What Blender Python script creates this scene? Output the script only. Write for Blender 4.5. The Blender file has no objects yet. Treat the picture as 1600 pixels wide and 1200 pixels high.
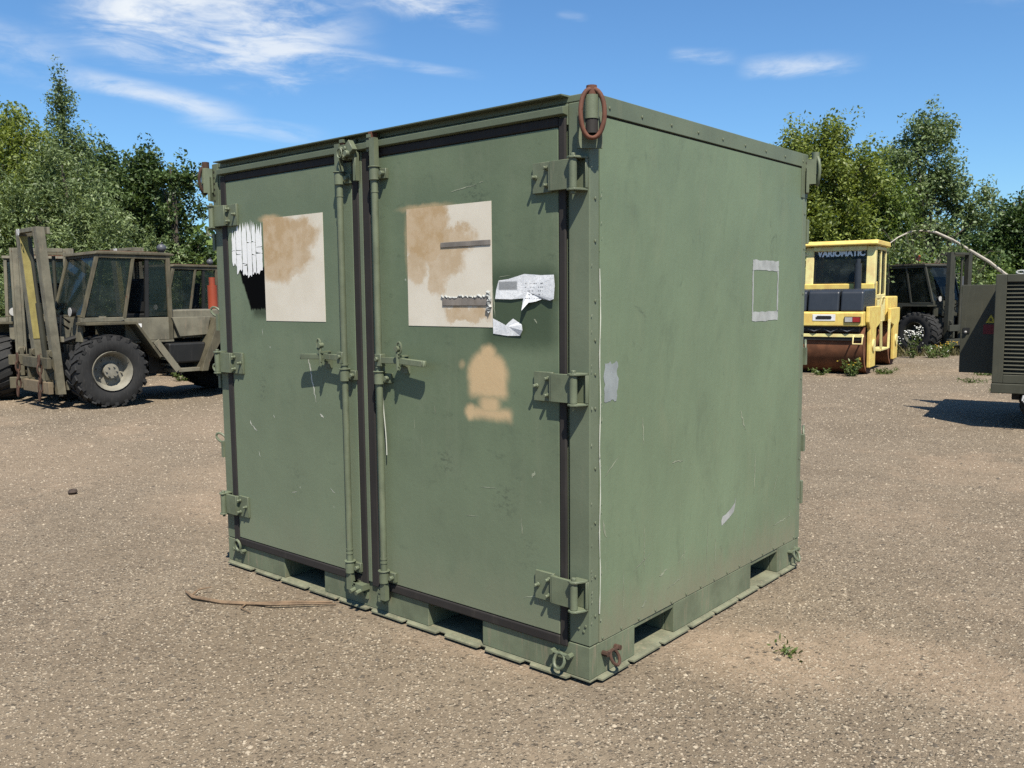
import bpy, math, random
import numpy as np
from mathutils import Vector, Matrix

random.seed(7)
RNG = np.random.default_rng(11)
S = bpy.context.scene
COL = S.collection
R = math.radians

# ------------------------------------------------------------------ camera
CX, CY, CH = 2.0698, -2.9051, 1.6431
YAW, PITCH, ROLL, FPX = 2.278584, 0.100096, -0.009336, 1372.47
cyw, syw = math.cos(YAW), math.sin(YAW)
fwd = Vector((cyw*math.cos(PITCH), syw*math.cos(PITCH), -math.sin(PITCH)))
rgt = Vector((syw, -cyw, 0.0))
up = rgt.cross(fwd)
r2 = rgt*math.cos(ROLL)+up*math.sin(ROLL)
u2 = -rgt*math.sin(ROLL)+up*math.cos(ROLL)
cam_d = bpy.data.cameras.new("camera")
cam = bpy.data.objects.new("camera", cam_d)
COL.objects.link(cam)
m = Matrix((r2, u2, -fwd)).transposed().to_4x4()
m.translation = Vector((CX, CY, CH))
cam.matrix_world = m
cam_d.sensor_width = 36
cam_d.lens = FPX/1600*36
cam_d.clip_start = 0.05
cam_d.clip_end = 3000
S.camera = cam


def PW(r, f, z=0.0):
    """world point from metres right / metres ahead of where the photographer stood"""
    return Vector((CX + syw*r + cyw*f, CY - cyw*r + syw*f, z))


# ------------------------------------------------------------------ light
SUN = Vector((1.35, -1.0, 2.6)).normalized()
SUN_EL = math.asin(SUN.z)
sun_d = bpy.data.lights.new("sun", "SUN")
sun_d.energy = 5.0
sun_d.angle = R(0.53)
sun_d.color = (1.0, 0.935, 0.82)
sun_o = bpy.data.objects.new("sun", sun_d)
COL.objects.link(sun_o)
sun_o.rotation_euler = SUN.to_track_quat('Z', 'Y').to_euler()
sun_o.location = (6, -6, 12)
S.view_settings.view_transform = 'Standard'
S.view_settings.look = 'None'
S.view_settings.exposure = 0.915
S.view_settings.gamma = 1.0
S.view_settings.use_curve_mapping = False
S.cycles.use_denoising = False
S.cycles.max_bounces = 6
S.cycles.transparent_max_bounces = 12
S.cycles.caustics_reflective = False
S.cycles.caustics_refractive = False


# ------------------------------------------------------------------ node helper
class NT:
    ALB = 1.0

    def __init__(s, tree):
        s.t = tree
        s.n = tree.nodes
        s.l = tree.links

    def node(s, kind, **kw):
        n = s.n.new(kind)
        for k, v in kw.items():
            setattr(n, k, v)
        return n

    def put(s, sock, v):
        if v is None:
            return
        if isinstance(v, bpy.types.NodeSocket):
            s.l.new(v, sock)
        elif isinstance(v, (tuple, list)) and sock.type == 'RGBA' and len(v) == 3:
            sock.default_value = (*v, 1)
        else:
            sock.default_value = v

    def math(s, op, a, b=None, c=None, clamp=False):
        n = s.node('ShaderNodeMath', operation=op, use_clamp=clamp)
        s.put(n.inputs[0], a)
        if b is not None:
            s.put(n.inputs[1], b)
        if c is not None:
            s.put(n.inputs[2], c)
        return n.outputs[0]

    def add(s, a, b): return s.math('ADD', a, b)
    def sub(s, a, b): return s.math('SUBTRACT', a, b)
    def mul(s, a, b): return s.math('MULTIPLY', a, b)
    def max(s, a, b): return s.math('MAXIMUM', a, b)
    def min(s, a, b): return s.math('MINIMUM', a, b)

    def ramp(s, v, a, b):
        n = s.node('ShaderNodeMapRange', interpolation_type='SMOOTHSTEP')
        s.put(n.inputs[0], v)
        n.inputs[1].default_value = a
        n.inputs[2].default_value = b
        n.inputs[3].default_value = 0
        n.inputs[4].default_value = 1
        return n.outputs[0]

    def mix(s, f, a, b, blend='MIX'):
        n = s.node('ShaderNodeMix', data_type='RGBA', blend_type=blend)
        s.put(n.inputs[0], f)
        if isinstance(a, tuple):
            a = tuple(c*NT.ALB for c in a)
        if isinstance(b, tuple):
            b = tuple(c*NT.ALB for c in b)
        s.put(n.inputs[6], a)
        s.put(n.inputs[7], b)
        return n.outputs[2]

    def coord(s, which='Object'):
        return s.node('ShaderNodeTexCoord').outputs[which]

    def mapped(s, v, scale=(1, 1, 1), rot=(0, 0, 0), loc=(0, 0, 0)):
        n = s.node('ShaderNodeMapping')
        s.put(n.inputs[0], v)
        n.inputs[1].default_value = loc
        n.inputs[2].default_value = rot
        n.inputs[3].default_value = scale
        return n.outputs[0]

    def noise(s, v, scale, detail=4, rough=0.55, dist=0.0):
        n = s.node('ShaderNodeTexNoise')
        s.put(n.inputs['Vector'], v)
        n.inputs['Scale'].default_value = scale
        n.inputs['Detail'].default_value = detail
        n.inputs['Roughness'].default_value = rough
        n.inputs['Distortion'].default_value = dist
        return n.outputs[0]

    def voro(s, v, scale, feature='F1', rnd=1.0, dim='3D'):
        n = s.node('ShaderNodeTexVoronoi', feature=feature, voronoi_dimensions=dim)
        s.put(n.inputs['Vector'], v)
        n.inputs['Scale'].default_value = scale
        n.inputs['Randomness'].default_value = rnd
        return n

    def sep(s, v):
        n = s.node('ShaderNodeSeparateXYZ')
        s.put(n.inputs[0], v)
        return n.outputs

    def bump(s, h, strength=0.3, dist=0.01):
        n = s.node('ShaderNodeBump')
        n.inputs['Strength'].default_value = strength
        n.inputs['Distance'].default_value = dist
        s.put(n.inputs['Height'], h)
        return n.outputs[0]

    # masks in a plane (u, v)
    def boxm(s, u, v, u0, u1, v0, v1, soft):
        a = s.ramp(u, u0-soft, u0+soft)
        b = s.ramp(u, u1+soft, u1-soft)
        c = s.ramp(v, v0-soft, v0+soft)
        d = s.ramp(v, v1+soft, v1-soft)
        return s.mul(s.mul(a, b), s.mul(c, d))

    def ellm(s, u, v, uc, vc, ru, rv, soft):
        a = s.mul(s.sub(u, uc), 1/ru)
        b = s.mul(s.sub(v, vc), 1/rv)
        d = s.math('SQRT', s.add(s.mul(a, a), s.mul(b, b)))
        return s.ramp(d, 1+soft, 1-soft)


def new_mat(name):
    mt = bpy.data.materials.new(name)
    mt.use_nodes = True
    g = NT(mt.node_tree)
    b = g.n['Principled BSDF']
    return mt, g, b


# ------------------------------------------------------------------ sky
world = bpy.data.worlds.new("World")
S.world = world
world.use_nodes = True
g = NT(world.node_tree)
bg = g.n['Background']
sky = g.node('ShaderNodeTexSky', sky_type='NISHITA')
sky.sun_disc = False
sky.sun_elevation = SUN_EL
sky.sun_rotation = math.atan2(SUN.x, SUN.y)
sky.altitude = 0
sky.air_density = 1.0
sky.dust_density = 0.6
sky.ozone_density = 2.6
gen = g.coord('Generated')
sx, sy, sz = g.sep(gen)[:3]
az = g.math('ARCTAN2', sx, sy)      # azimuth from +Y towards +X
el = g.math('ARCSINE', sz)
AZ0 = math.atan2(cyw, syw)


def cloud_dir(px, py):
    d = fwd + r2*((px-800)/FPX) + u2*((600-py)/FPX)
    d.normalize()
    return math.atan2(d.x, d.y), math.asin(d.z)


vec = g.node('ShaderNodeCombineXYZ')
g.put(vec.inputs[0], g.mul(az, 1.0)); g.put(vec.inputs[1], el)
daz = g.sub(az, AZ0)
fib = g.noise(g.mapped(vec.outputs[0], (5, 24, 1), (0, 0, R(-14))), 1.6, 7, 0.62, 0.8)
fib2 = g.noise(g.mapped(vec.outputs[0], (14, 40, 1), (0, 0, R(-14))), 1.5, 6, 0.65, 0.5)
pat = g.add(g.mul(fib, 0.65), g.mul(fib2, 0.35))
cl = None
# (px0,py0,px1,py1, half thickness px, density, noise threshold)
streaks = [(110, -25, 570, 50, 66, 1.2, .38), (300, 45, 530, 85, 28, 1.15, .38), (520, 82, 745, 118, 7, .55, .38),
           (560, -20, 770, 22, 22, .95, .40), (105, 116, 385, 180, 14, .85, .33), (290, 180, 510, 216, 13, .42, .34),
           (-60, 40, 120, 95, 26, .5, .42), (-40, 90, 110, 130, 14, .35, .42), (420, 110, 560, 145, 18, .32, .5),
           (1050, 85, 1150, 88, 9, .5, .42), (1165, 102, 1345, 100, 15, .8, .42), (870, 20, 920, 28, 6, .25, .45),
           (1400, -60, 1800, 30, 20, .25, .45), (-900, -80, -300, 60, 60, .8, .42), (1900, -200, 2500, -60, 60, .7, .42)]
for (x0, y0, x1, y1, th, den, thr) in streaks:
    if abs(x0) < 1700:
        a0, e0 = cloud_dir(x0, y0)
        a1, e1 = cloud_dir(x1, y1)
    else:
        a0, e0 = cloud_dir(x0, y0)
        a1, e1 = cloud_dir(x1, y1)
    dx, dy = a1-a0, e1-e0
    L = math.hypot(dx, dy)
    ux, uy = dx/L, dy/L
    t = g.add(g.mul(g.sub(az, a0), ux), g.mul(g.sub(el, e0), uy))
    w = g.add(g.mul(g.sub(az, a0), -uy), g.mul(g.sub(el, e0), ux))
    hw = th/FPX*1.5
    mk = g.mul(g.mul(g.ramp(t, -0.12*L, 0.2*L), g.ramp(t, 1.12*L, 0.65*L)),
               g.ramp(g.math('ABSOLUTE', g.add(w, g.mul(g.sub(fib, .5), hw*1.2))), hw, hw*0.05))
    mk = g.mul(g.mul(mk, den), g.ramp(pat, thr-.05, thr+.28))
    cl = mk if cl is None else g.sub(g.add(cl, mk), g.mul(cl, mk))
skyc = g.mix(1.0, sky.outputs[0], (0.72, 1.06, 1.32), 'MULTIPLY')
g.put(bg.inputs[0], g.mix(g.mul(cl, .82), skyc, (7.6, 8.0, 8.4)))
bg.inputs[1].default_value = 0.062
NT.ALB = 0.6     # paints, soil and leaves below: their written colours are scaled by this to suit the exposure


# ------------------------------------------------------------------ materials
def painted(name, col, rough=0.6, var=0.12, dirt=0.25, dirtcol=(.22, .17, .12), rust=0.0, scale=1.0, metallic=0.0, spec=0.35,
            rustcol=(.10, .032, .014)):
    mt, g, b = new_mat(name)
    co = g.coord()
    n1 = g.noise(co, 2.2*scale, 6, .6)
    n2 = g.noise(g.mapped(co, (9, 9, 1.2)), 2.0*scale, 5, .6)
    n3 = g.noise(co, 60*scale, 3, .6)
    lo = tuple(c*(1-var) for c in col)
    hi = tuple(min(1, c*(1+var)) for c in col)
    c = g.mix(g.ramp(n1, .3, .7), lo, hi)
    c = g.mix(g.mul(g.ramp(n2, .52, .75), dirt), c, dirtcol)
    c = g.mix(g.mul(g.ramp(n3, .55, .8), .18), c, tuple(x*.55 for x in col))
    if rust > 0:
        nr = g.noise(co, 7*scale, 8, .7)
        c = g.mix(g.ramp(nr, .72-rust*.4, .80-rust*.35), c, rustcol)
    g.put(b.inputs['Base Color'], c)
    b.inputs['Metallic'].default_value = metallic
    g.put(b.inputs['Roughness'], g.add(rough-.06, g.mul(n1, .14)))
    b.inputs['Specular IOR Level'].default_value = spec
    g.put(b.inputs['Normal'], g.bump(g.add(n3, g.mul(n1, 2)), .12, .004))
    return mt


GREEN = (.174, .227, .137)
M = {}


def door_material():
    """container paint with the sprayed marks that sit on the doors and weather streaks"""
    mt, g, b = new_mat('green_paint_doors')
    co = g.coord()
    x, y, z = g.sep(co)[:3]
    nb = g.noise(co, 1.6, 6, .6)
    ns = g.noise(g.mapped(co, (14, 14, .9)), 1.5, 6, .65)
    nf = g.noise(co, 45, 4, .6)
    ne = g.noise(co, 13, 5, .7)
    nsp = g.noise(co, 300, 2, .5)
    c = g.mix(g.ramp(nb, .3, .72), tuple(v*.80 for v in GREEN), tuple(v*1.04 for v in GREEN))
    c = g.mix(g.mul(g.ramp(ns, .5, .78), .3), c, (.225, .255, .165))
    c = g.mix(g.mul(g.ramp(nf, .58, .8), .22), c, (.10, .14, .10))
    # dark scuffs
    sc = g.noise(g.mapped(co, (3, 3, 6)), 3.1, 8, .75)
    c = g.mix(g.mul(g.ramp(sc, .57, .70), .5), c, (.075, .105, .065))
    u = g.add(x, g.mul(g.sub(ne, .5), .035))
    v = g.add(z, g.mul(g.sub(g.noise(g.mapped(co, loc=(3, 1, 5)), 13, 5, .7), .5), .035))
    mt2 = g.noise(g.mapped(co, (5, 5, 3), loc=(8, 1, 3)), 1.6, 7, .7, .4)
    c = g.mix(g.mul(g.ramp(mt2, .52, .72), .38), c, (.205, .245, .16))
    mt3 = g.noise(g.mapped(co, (2.2, 2.2, 1.4), loc=(1, 6, 7)), 2.2, 8, .72, .6)
    c = g.mix(g.mul(g.ramp(mt3, .55, .72), .45), c, (.105, .14, .088))
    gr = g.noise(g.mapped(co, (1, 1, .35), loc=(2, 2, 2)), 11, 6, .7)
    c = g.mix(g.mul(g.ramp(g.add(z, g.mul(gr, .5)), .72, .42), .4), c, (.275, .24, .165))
    for (sx_, sz_, sr_) in ((-.62, 2.07, .07), (-.45, .74, .06), (-.83, .86, .05), (-2.0, .62, .07), (-2.3, 1.12, .05), (-.33, .52, .05)):
        ring_ = g.mul(g.ellm(x, z, sx_, sz_, sr_, sr_*1.3, .8), g.ramp(g.noise(g.mapped(co, (1, 1, 1.5), loc=(sx_, 0, 3)), 34, 5, .75), .48, .62))
        c = g.mix(g.mul(ring_, .7), c, (.055, .075, .05))
    c = g.mix(g.mul(g.ramp(x, -1.38, -1.42), .3), c, (.225, .27, .18))
    # fresh dark repaint above and around the cream plates
    m1 = g.boxm(u, v, -2.42, -1.62, 1.44, 2.2, .07)
    m2 = g.boxm(u, v, -.56, -.16, 1.42, 1.76, .05)
    m2b = g.boxm(u, v, -1.12, -.45, 1.42, 2.14, .06)
    c = g.mix(g.mul(g.max(m1, m2b), .3), c, (.115, .165, .10))
    c = g.mix(g.mul(m2, .82), c, (.055, .085, .045))
    # tan spray beyond the plates and the tan urn shape
    tan = (.68, .485, .27)
    fig = g.ellm(u, v, -.55, 1.295, .116, .105, .24)
    fig = g.max(fig, g.boxm(u, v, -.660, -.437, 1.195, 1.33, .026))
    fig = g.max(fig, g.ellm(u, v, -.545, 1.385, .045, .04, .5))
    fig = g.max(fig, g.boxm(u, v, -.60, -.48, 1.12, 1.2, .03))
    fig = g.max(fig, g.boxm(u, v, -.675, -.41, 1.095, 1.145, .024))
    fig = g.max(fig, g.ellm(u, v, -.655, 1.12, .035, .035, .5))
    fig = g.max(fig, g.mul(g.ellm(u, v, -.708, 1.335, .018, .018, .8), .45))
    c = g.mix(fig, c, g.mix(ne, tan, (.72, .53, .30)))
    ov = g.mul(g.ellm(u, v, -2.17, 2.085, .09, .018, .6), .7)
    ov = g.max(ov, g.mul(g.ellm(u, v, -1.058, 1.90, .014, .12, .8), .4))
    ov = g.max(ov, g.mul(g.ellm(u, v, -.93, 2.055, .15, .016, .6), .6))
    c = g.mix(ov, c, tan)
    # black spray box and its overspray
    strk = g.noise(g.mapped(co, (60, 60, 4)), 1.2, 5, .7)
    ub = g.add(g.sub(u, g.mul(g.sub(1.78, v), .5)), g.mul(g.sub(strk, .5), .03))
    vb = g.add(v, g.mul(g.sub(strk, .5), .06))
    bk = g.mul(g.mul(g.ramp(ub, -2.492, -2.474), g.ramp(u, -2.222, -2.236)), g.mul(g.ramp(vb, 1.565, 1.585), g.ramp(vb, 1.83, 1.81)))
    bk = g.max(bk, g.mul(g.boxm(u, v, -2.36, -2.22, 1.535, 1.64, .03), .6))
    c = g.mix(bk, c, (.0035, .0035, .0035))
    # small light chips
    vo = g.voro(co, 9.0)
    nbk = g.sub(1.0, bk)
    chip = g.mul(g.ramp(vo.outputs['Distance'], .075, .03), g.ramp(g.noise(co, 4.3, 2), .56, .60))
    c = g.mix(g.mul(g.mul(chip, nbk), .8), c, (.5, .52, .45))
    # paint lightened towards the foot: ground bounce put into the colour
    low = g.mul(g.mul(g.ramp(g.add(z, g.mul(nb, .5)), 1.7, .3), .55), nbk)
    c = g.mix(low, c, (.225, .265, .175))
    g.put(b.inputs['Base Color'], c)
    g.put(b.inputs['Roughness'], g.add(.5, g.mul(nb, .2)))
    g.put(b.inputs['Specular IOR Level'], g.add(.02, g.mul(nbk, .33)))
    g.put(b.inputs['Normal'], g.bump(g.add(g.mul(g.noise(co, 1.9, 2), 6), g.mul(nf, .4)), .15, .010))
    return mt


def panel_material():
    """side panel: paint, vertical wash streaks, scuffs, taped rectangle"""
    mt, g, b = new_mat('green_paint_side')
    co = g.coord()
    x, y, z = g.sep(co)[:3]
    nb = g.noise(co, 1.3, 6, .6)
    ns = g.noise(g.mapped(co, (16, 16, .7)), 1.5, 6, .65)
    nf = g.noise(co, 45, 4, .6)
    c = g.mix(g.ramp(nb, .3, .72), tuple(v*1.04 for v in GREEN), tuple(v*1.26 for v in GREEN))
    c = g.mix(g.mul(g.ramp(ns, .5, .78), .28), c, (.23, .26, .165))
    c = g.mix(g.mul(g.ramp(nf, .6, .8), .2), c, (.11, .15, .11))
    mt3 = g.noise(g.mapped(co, (2.2, 2.2, 1.2), loc=(1, 6, 7)), 2.0, 8, .72, .6)
    c = g.mix(g.mul(g.ramp(mt3, .52, .72), .42), c, (.125, .160, .10))
    mt2 = g.noise(g.mapped(co, (4, 4, 1.5), loc=(8, 1, 3)), 1.6, 7, .7, .4)
    c = g.mix(g.mul(g.ramp(mt2, .52, .72), .35), c, (.235, .27, .165))
    lowsc = g.ramp(z, 1.5, .3)
    sc = g.noise(g.mapped(co, (22, 22, 2.2)), 1.3, 8, .75)
    c = g.mix(g.mul(g.mul(g.ramp(sc, .60, .70), lowsc), .5), c, (.33, .36, .26))
    sd = g.noise(g.mapped(co, (15, 15, 3.0), loc=(4, 2, 1)), 1.4, 8, .75)
    c = g.mix(g.mul(g.ramp(sd, .62, .72), .42), c, (.085, .12, .085))
    vo = g.voro(co, 8.0)
    chip = g.mul(g.ramp(vo.outputs['Distance'], .06, .02), g.ramp(g.noise(co, 4.9, 2), .60, .64))
    c = g.mix(g.mul(chip, .7), c, (.07, .09, .06))
    low = g.mul(g.ramp(g.add(z, g.mul(nb, .3)), .6, .15), .3)
    c = g.mix(low, c, (.22, .225, .15))
    gr = g.noise(g.mapped(co, (1, 1, .35), loc=(2, 2, 2)), 11, 6, .7)
    spl = g.mul(g.ramp(g.add(z, g.mul(gr, .5)), .68, .38), .5)
    c = g.mix(spl, c, (.275, .235, .165))
    sm = g.noise(g.mapped(co, (2.5, 2.5, 2.0), loc=(9, 4, 6)), 2.4, 9, .78, .8)
    c = g.mix(g.mul(g.ramp(sm, .60, .70), .5), c, (.078, .10, .065))
    g.put(b.inputs['Base Color'], c)
    g.put(b.inputs['Roughness'], g.add(.46, g.mul(nb, .2)))
    b.inputs['Specular IOR Level'].default_value = .4
    g.put(b.inputs['Normal'], g.bump(g.add(g.mul(g.noise(g.mapped(co, (1, 2.2, .8)), 1.7, 3), 6), g.mul(nf, .35)), .17, .010))
    return mt


def cream_material(name, blobs):
    mt, g, b = new_mat(name)
    co = g.coord()
    x, y, z = g.sep(co)[:3]
    n1 = g.noise(co, 4, 6, .65)
    n2 = g.noise(co, 15, 6, .7)
    n3 = g.noise(g.mapped(co, loc=(7, 3, 2)), 9, 6, .7)
    u = g.add(x, g.mul(g.sub(n1, .5), .22))
    v = g.add(z, g.mul(g.sub(n3, .5), .17))
    c = g.mix(g.ramp(n1, .3, .7), (.82, .745, .61), (.90, .83, .70))
    c = g.mix(g.mul(g.ramp(n2, .62, .8), .35), c, (.42, .38, .31))
    mk = None
    for (uc, vc, ru, rv, st) in blobs:
        q = g.mul(g.ellm(u, v, uc, vc, ru, rv, .22), st)
        mk = q if mk is None else g.max(mk, q)
    tanc = g.mix(g.ramp(n3, .4, .6), (.57, .40, .22), (.67, .51, .33))
    tanc = g.mix(g.mul(g.ramp(n2, .6, .75), .5), tanc, (.62, .45, .24))
    c = g.mix(mk, c, tanc)
    g.put(b.inputs['Base Color'], c)
    b.inputs['Roughness'].default_value = .6
    b.inputs['Specular IOR Level'].default_value = .3
    g.put(b.inputs['Normal'], g.bump(n2, .1, .002))
    return mt


def sticker_material():
    mt, g, b = new_mat('printed_label_paper')
    co = g.coord()
    x, y, z = g.sep(co)[:3]
    n = g.noise(co, 18, 5, .7)
    c = g.mix(g.ramp(n, .35, .7), (.85, .87, .90), (1.08, 1.09, 1.10))
    # rows of small unreadable print in the right half of the label
    row = g.math('SINE', g.mul(z, 2*math.pi/.0155))
    dash = g.noise(g.mapped(co, (1, 1, .15)), 140, 2, .5)
    ink = g.mul(g.mul(g.ramp(row, .35, .7), g.ramp(dash, .47, .55)), g.boxm(x, z, -.325, -.225, 1.625, 1.70, .004))
    blot = g.boxm(x, z, -.475, -.37, 1.668, 1.705, .004)
    c = g.mix(g.mul(blot, .8), c, (.20, .21, .21))
    c = g.mix(g.mul(ink, .85), c, (.08, .08, .09))
    cr = g.noise(g.mapped(co, (1, 1, 1)), 26, 6, .75, 1.5)
    c = g.mix(g.mul(g.ramp(g.math('ABSOLUTE', g.sub(cr, .5)), .018, .0), .55), c, (.33, .34, .36))
    g.put(b.inputs['Base Color'], c)
    b.inputs['Roughness'].default_value = .55
    g.put(b.inputs['Normal'], g.bump(cr, .35, .006))
    return mt


def glass_material(name, tint=(.02, .03, .03), alpha=.55, rough=.06):
    mt, g, b = new_mat(name)
    co = g.coord()
    n = g.noise(co, 3, 5, .6)
    b.inputs['Base Color'].default_value = (*tint, 1)
    b.inputs['Roughness'].default_value = rough
    b.inputs['Specular IOR Level'].default_value = .22
    g.put(b.inputs['Base Color'], g.mix(g.mul(g.ramp(n, .45, .8), .5), tint, (.10, .12, .11)))
    g.put(b.inputs['Alpha'], g.add(alpha, g.mul(g.ramp(n, .45, .8), .12)))
    return mt


def ground_material():
    mt, g, b = new_mat('worn_asphalt_and_sand')
    co = g.coord()
    big = g.noise(co, .16, 5, .6)
    mid = g.noise(co, .9, 6, .62, .6)
    fine = g.noise(co, 26, 4, .6)
    wob2 = g.node('ShaderNodeVectorMath', operation='MULTIPLY_ADD')
    g.put(wob2.inputs[0], g.node('ShaderNodeTexNoise').outputs['Color'])
    wob2.inputs[1].default_value = (.012, .012, 0)
    g.l.new(co, wob2.inputs[2])
    nz = wob2.inputs[0].links[0].from_node
    nz.inputs['Scale'].default_value = 70
    g.l.new(co, nz.inputs['Vector'])
    cw = wob2.outputs[0]
    v1 = g.voro(cw, 64, dim='2D')
    v2 = g.voro(cw, 130, dim='2D')
    v3 = g.voro(cw, 34, dim='2D')
    v4 = g.voro(cw, 23, dim='2D')
    mot = g.noise(co, 9, 6, .7)
    base = g.mix(g.ramp(mid, .3, .7), (.220, .171, .118), (.300, .238, .168))
    base = g.mix(g.mul(g.ramp(fine, .4, .75), .5), base, (.135, .108, .076))

    base = g.mix(g.mul(g.ramp(mot, .5, .72), .55), base, (.145, .112, .075))
    base = g.mix(g.mul(g.ramp(mot, .48, .28), .5), base, (.33, .265, .185))

    def chips(vor, thr0, thr1, r0, r1):
        cr = g.sep(vor.outputs['Color'])
        return g.mul(g.ramp(cr[0], thr0, thr1), g.ramp(vor.outputs['Distance'], r1, r0)), cr
    cov = g.noise(g.mapped(co, loc=(2, 8, 0)), 1.7, 6, .65)
    cov2 = g.noise(g.mapped(co, loc=(6, 1, 0)), .5, 5, .6)
    vis = g.add(.55, g.mul(.45, g.ramp(g.add(g.mul(cov, .6), g.mul(cov2, .5)), .42, .66)))
    k1, c1 = chips(v1, .62, .66, .18, .46)
    k2, c2 = chips(v2, .48, .54, .18, .48)
    k3, c3 = chips(v3, .90, .92, .16, .38)
    k4, c4 = chips(v4, .84, .87, .12, .34)
    k1, k2, k3, k4 = g.mul(k1, vis), g.mul(k2, vis), g.mul(k3, vis), g.mul(k4, vis)
    asp = g.mix(g.mul(k2, .8), base, g.mix(c2[1], (.47, .385, .28), (.115, .088, .064)))
    asp = g.mix(g.mul(k1, .9), asp, g.mix(g.ramp(c1[1], .55, .15), (.57, .485, .365), (.160, .122, .086)))
    asp = g.mix(g.mul(k3, .9), asp, g.mix(g.ramp(c3[1], .55, .2), (.54, .455, .34), (.22, .17, .12)))
    asp = g.mix(g.mul(k4, .9), asp, g.mix(g.ramp(c4[1], .5, .25), (.55, .465, .345), (.12, .092, .066)))
    dk = g.mul(g.ramp(c1[2], .86, .89), g.ramp(v1.outputs['Distance'], .42, .25))
    asp = g.mix(g.mul(dk, .8), asp, (.045, .038, .03))
    # sand lying over the asphalt in drifts
    sandm = g.noise(g.mapped(co, (1, 1.0, 1), loc=(3.2, 1.7, 0)), .42, 6, .62, .4)
    sand = g.mul(g.ramp(sandm, .52, .66), .75)
    band = g.noise(g.mapped(co, (.35, 1.1, 1), (0, 0, R(40)), (1, 4, 0)), .55, 6, .65, .3)
    sand = g.max(sand, g.mul(g.ramp(band, .57, .68), .7))
    # drift beside the container's right corner and the sandy spots the photo shows
    x, y, z = g.sep(co)[:3]
    wob = g.sub(mid, .5)
    xu = g.add(x, g.mul(wob, .7))
    yv = g.add(y, g.mul(g.sub(g.noise(g.mapped(co, loc=(5, 5, 0)), 1.1, 6, .65), .5), .7))
    spots = [(.42, .78, .42, .34, 1.0), (1.0, 1.1, .6, .28, .75), (2.2, 3.6, .8, .5, .8), (3.6, 4.4, .9, .45, .9), (-3.9, .9, .9, .5, .95), (-4.6, 1.7, 1.3, .7, .8),
             (-7.0, 3.5, 2.5, 1.3, .7), (1.9, 5.8, 1.6, .6, .8), (-8.0, .6, 2.2, 1.0, .6)]
    for (a, c_, ra, rb, st) in spots:
        sand = g.max(sand, g.mul(g.ellm(xu, yv, a, c_, ra, rb, .6), st))
    sandc = g.mix(g.ramp(mot, .3, .7), (.43, .322, .225), (.315, .235, .158))
    sandk = g.mul(sand, g.sub(1.0, g.mul(g.max(g.max(k1, k4), k3), .75)))
    c = g.mix(g.mul(sandk, .85), asp, sandc)
    c = g.mix(g.mul(g.ramp(big, .45, .7), .25), c, (.31, .245, .165))
    dks = g.noise(g.mapped(co, loc=(9, 9, 0)), .55, 7, .7, .6)
    c = g.mix(g.mul(g.ramp(dks, .6, .74), .45), c, (.135, .108, .08))
    g.put(b.inputs['Base Color'], c)
    b.inputs['Roughness'].default_value = .9
    b.inputs['Specular IOR Level'].default_value = .2
    h = g.add(g.mul(g.add(g.mul(k1, 1.0), g.mul(k3, 1.4)), g.sub(1.0, g.mul(sand, .7))), g.mul(fine, .8))
    h = g.add(h, g.add(g.mul(k2, .5), g.add(g.mul(k4, 1.6), g.mul(mot, 1.2))))
    g.put(b.inputs['Normal'], g.bump(h, .75, .010))
    return mt


def leaf_material(name, dark, light, trans=.35):
    mt = bpy.data.materials.new(name)
    mt.use_nodes = True
    g = NT(mt.node_tree)
    g.n.clear()
    out = g.node('ShaderNodeOutputMaterial')
    at = g.node('ShaderNodeAttribute', attribute_name='tone')
    f = g.sep(at.outputs['Vector'])[0]
    c = g.mix(f, dark, light)
    d = g.node('ShaderNodeBsdfPrincipled')
    g.put(d.inputs['Base Color'], c)
    d.inputs['Roughness'].default_value = .5
    d.inputs['Specular IOR Level'].default_value = .35
    t = g.node('ShaderNodeBsdfTranslucent')
    g.put(t.inputs[0], g.mix(.5, c, (light[0]*1.2, light[1]*1.3, light[2]*.5)))
    mx = g.node('ShaderNodeMixShader')
    mx.inputs[0].default_value = trans
    g.l.new(d.outputs[0], mx.inputs[1])
    g.l.new(t.outputs[0], mx.inputs[2])
    g.l.new(mx.outputs[0], out.inputs[0])
    return mt


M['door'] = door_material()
M['panel'] = panel_material()
M['green'] = painted('green_paint_frame', (.168, .202, .132), .52, .12, .3, (.24, .25, .16))
M['green_hw'] = painted('green_paint_hardware', (.158, .186, .118), .52, .18, .4, (.25, .245, .165), rust=.16, scale=3)
M['green_dusty'] = painted('green_paint_dusty_skid', (.205, .212, .14), .75, .25, .9, (.36, .30, .21), rust=.2, scale=4)
M['green_base'] = painted('green_paint_muddy_base', (.170, .198, .125), .65, .2, .75, (.30, .255, .175), rust=.14, scale=2.2)
M['rubber'] = painted('black_rubber_gasket', (.026, .022, .020), .75, .25, .35, (.075, .064, .052))
M['rust'] = painted('rusted_iron', (.16, .065, .04), .8, .3, .4, (.26, .15, .10), rust=.3, scale=5)
M['rust_dark'] = painted('dark_rust', (.07, .035, .022), .85, .3, .3, rust=.3, scale=4)
M['white_flake'] = painted('flaked_white_paint', (1.15, 1.15, 1.13), .6, .05, .1)
M['scratch'] = painted('bare_scratch', (.33, .36, .255), .6, .25, .4, (.22, .25, .17), scale=6)
M['scratch_bright'] = painted('bare_chip', (.60, .60, .52), .6, .15, .1)
M['tape'] = painted('grey_tape', (.46, .47, .45), .5, .2, .3, (.3, .3, .28), scale=4)
M['grey_smear'] = painted('grey_primer', (.33, .36, .36), .6, .15, .3, (.24, .27, .26), scale=4)
M['slot'] = painted('grey_card_holder', (.26, .23, .20), .6, .25, .4, scale=4)
M['sealant'] = painted('white_sealant', (.62, .63, .55), .7, .1, .2)
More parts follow.
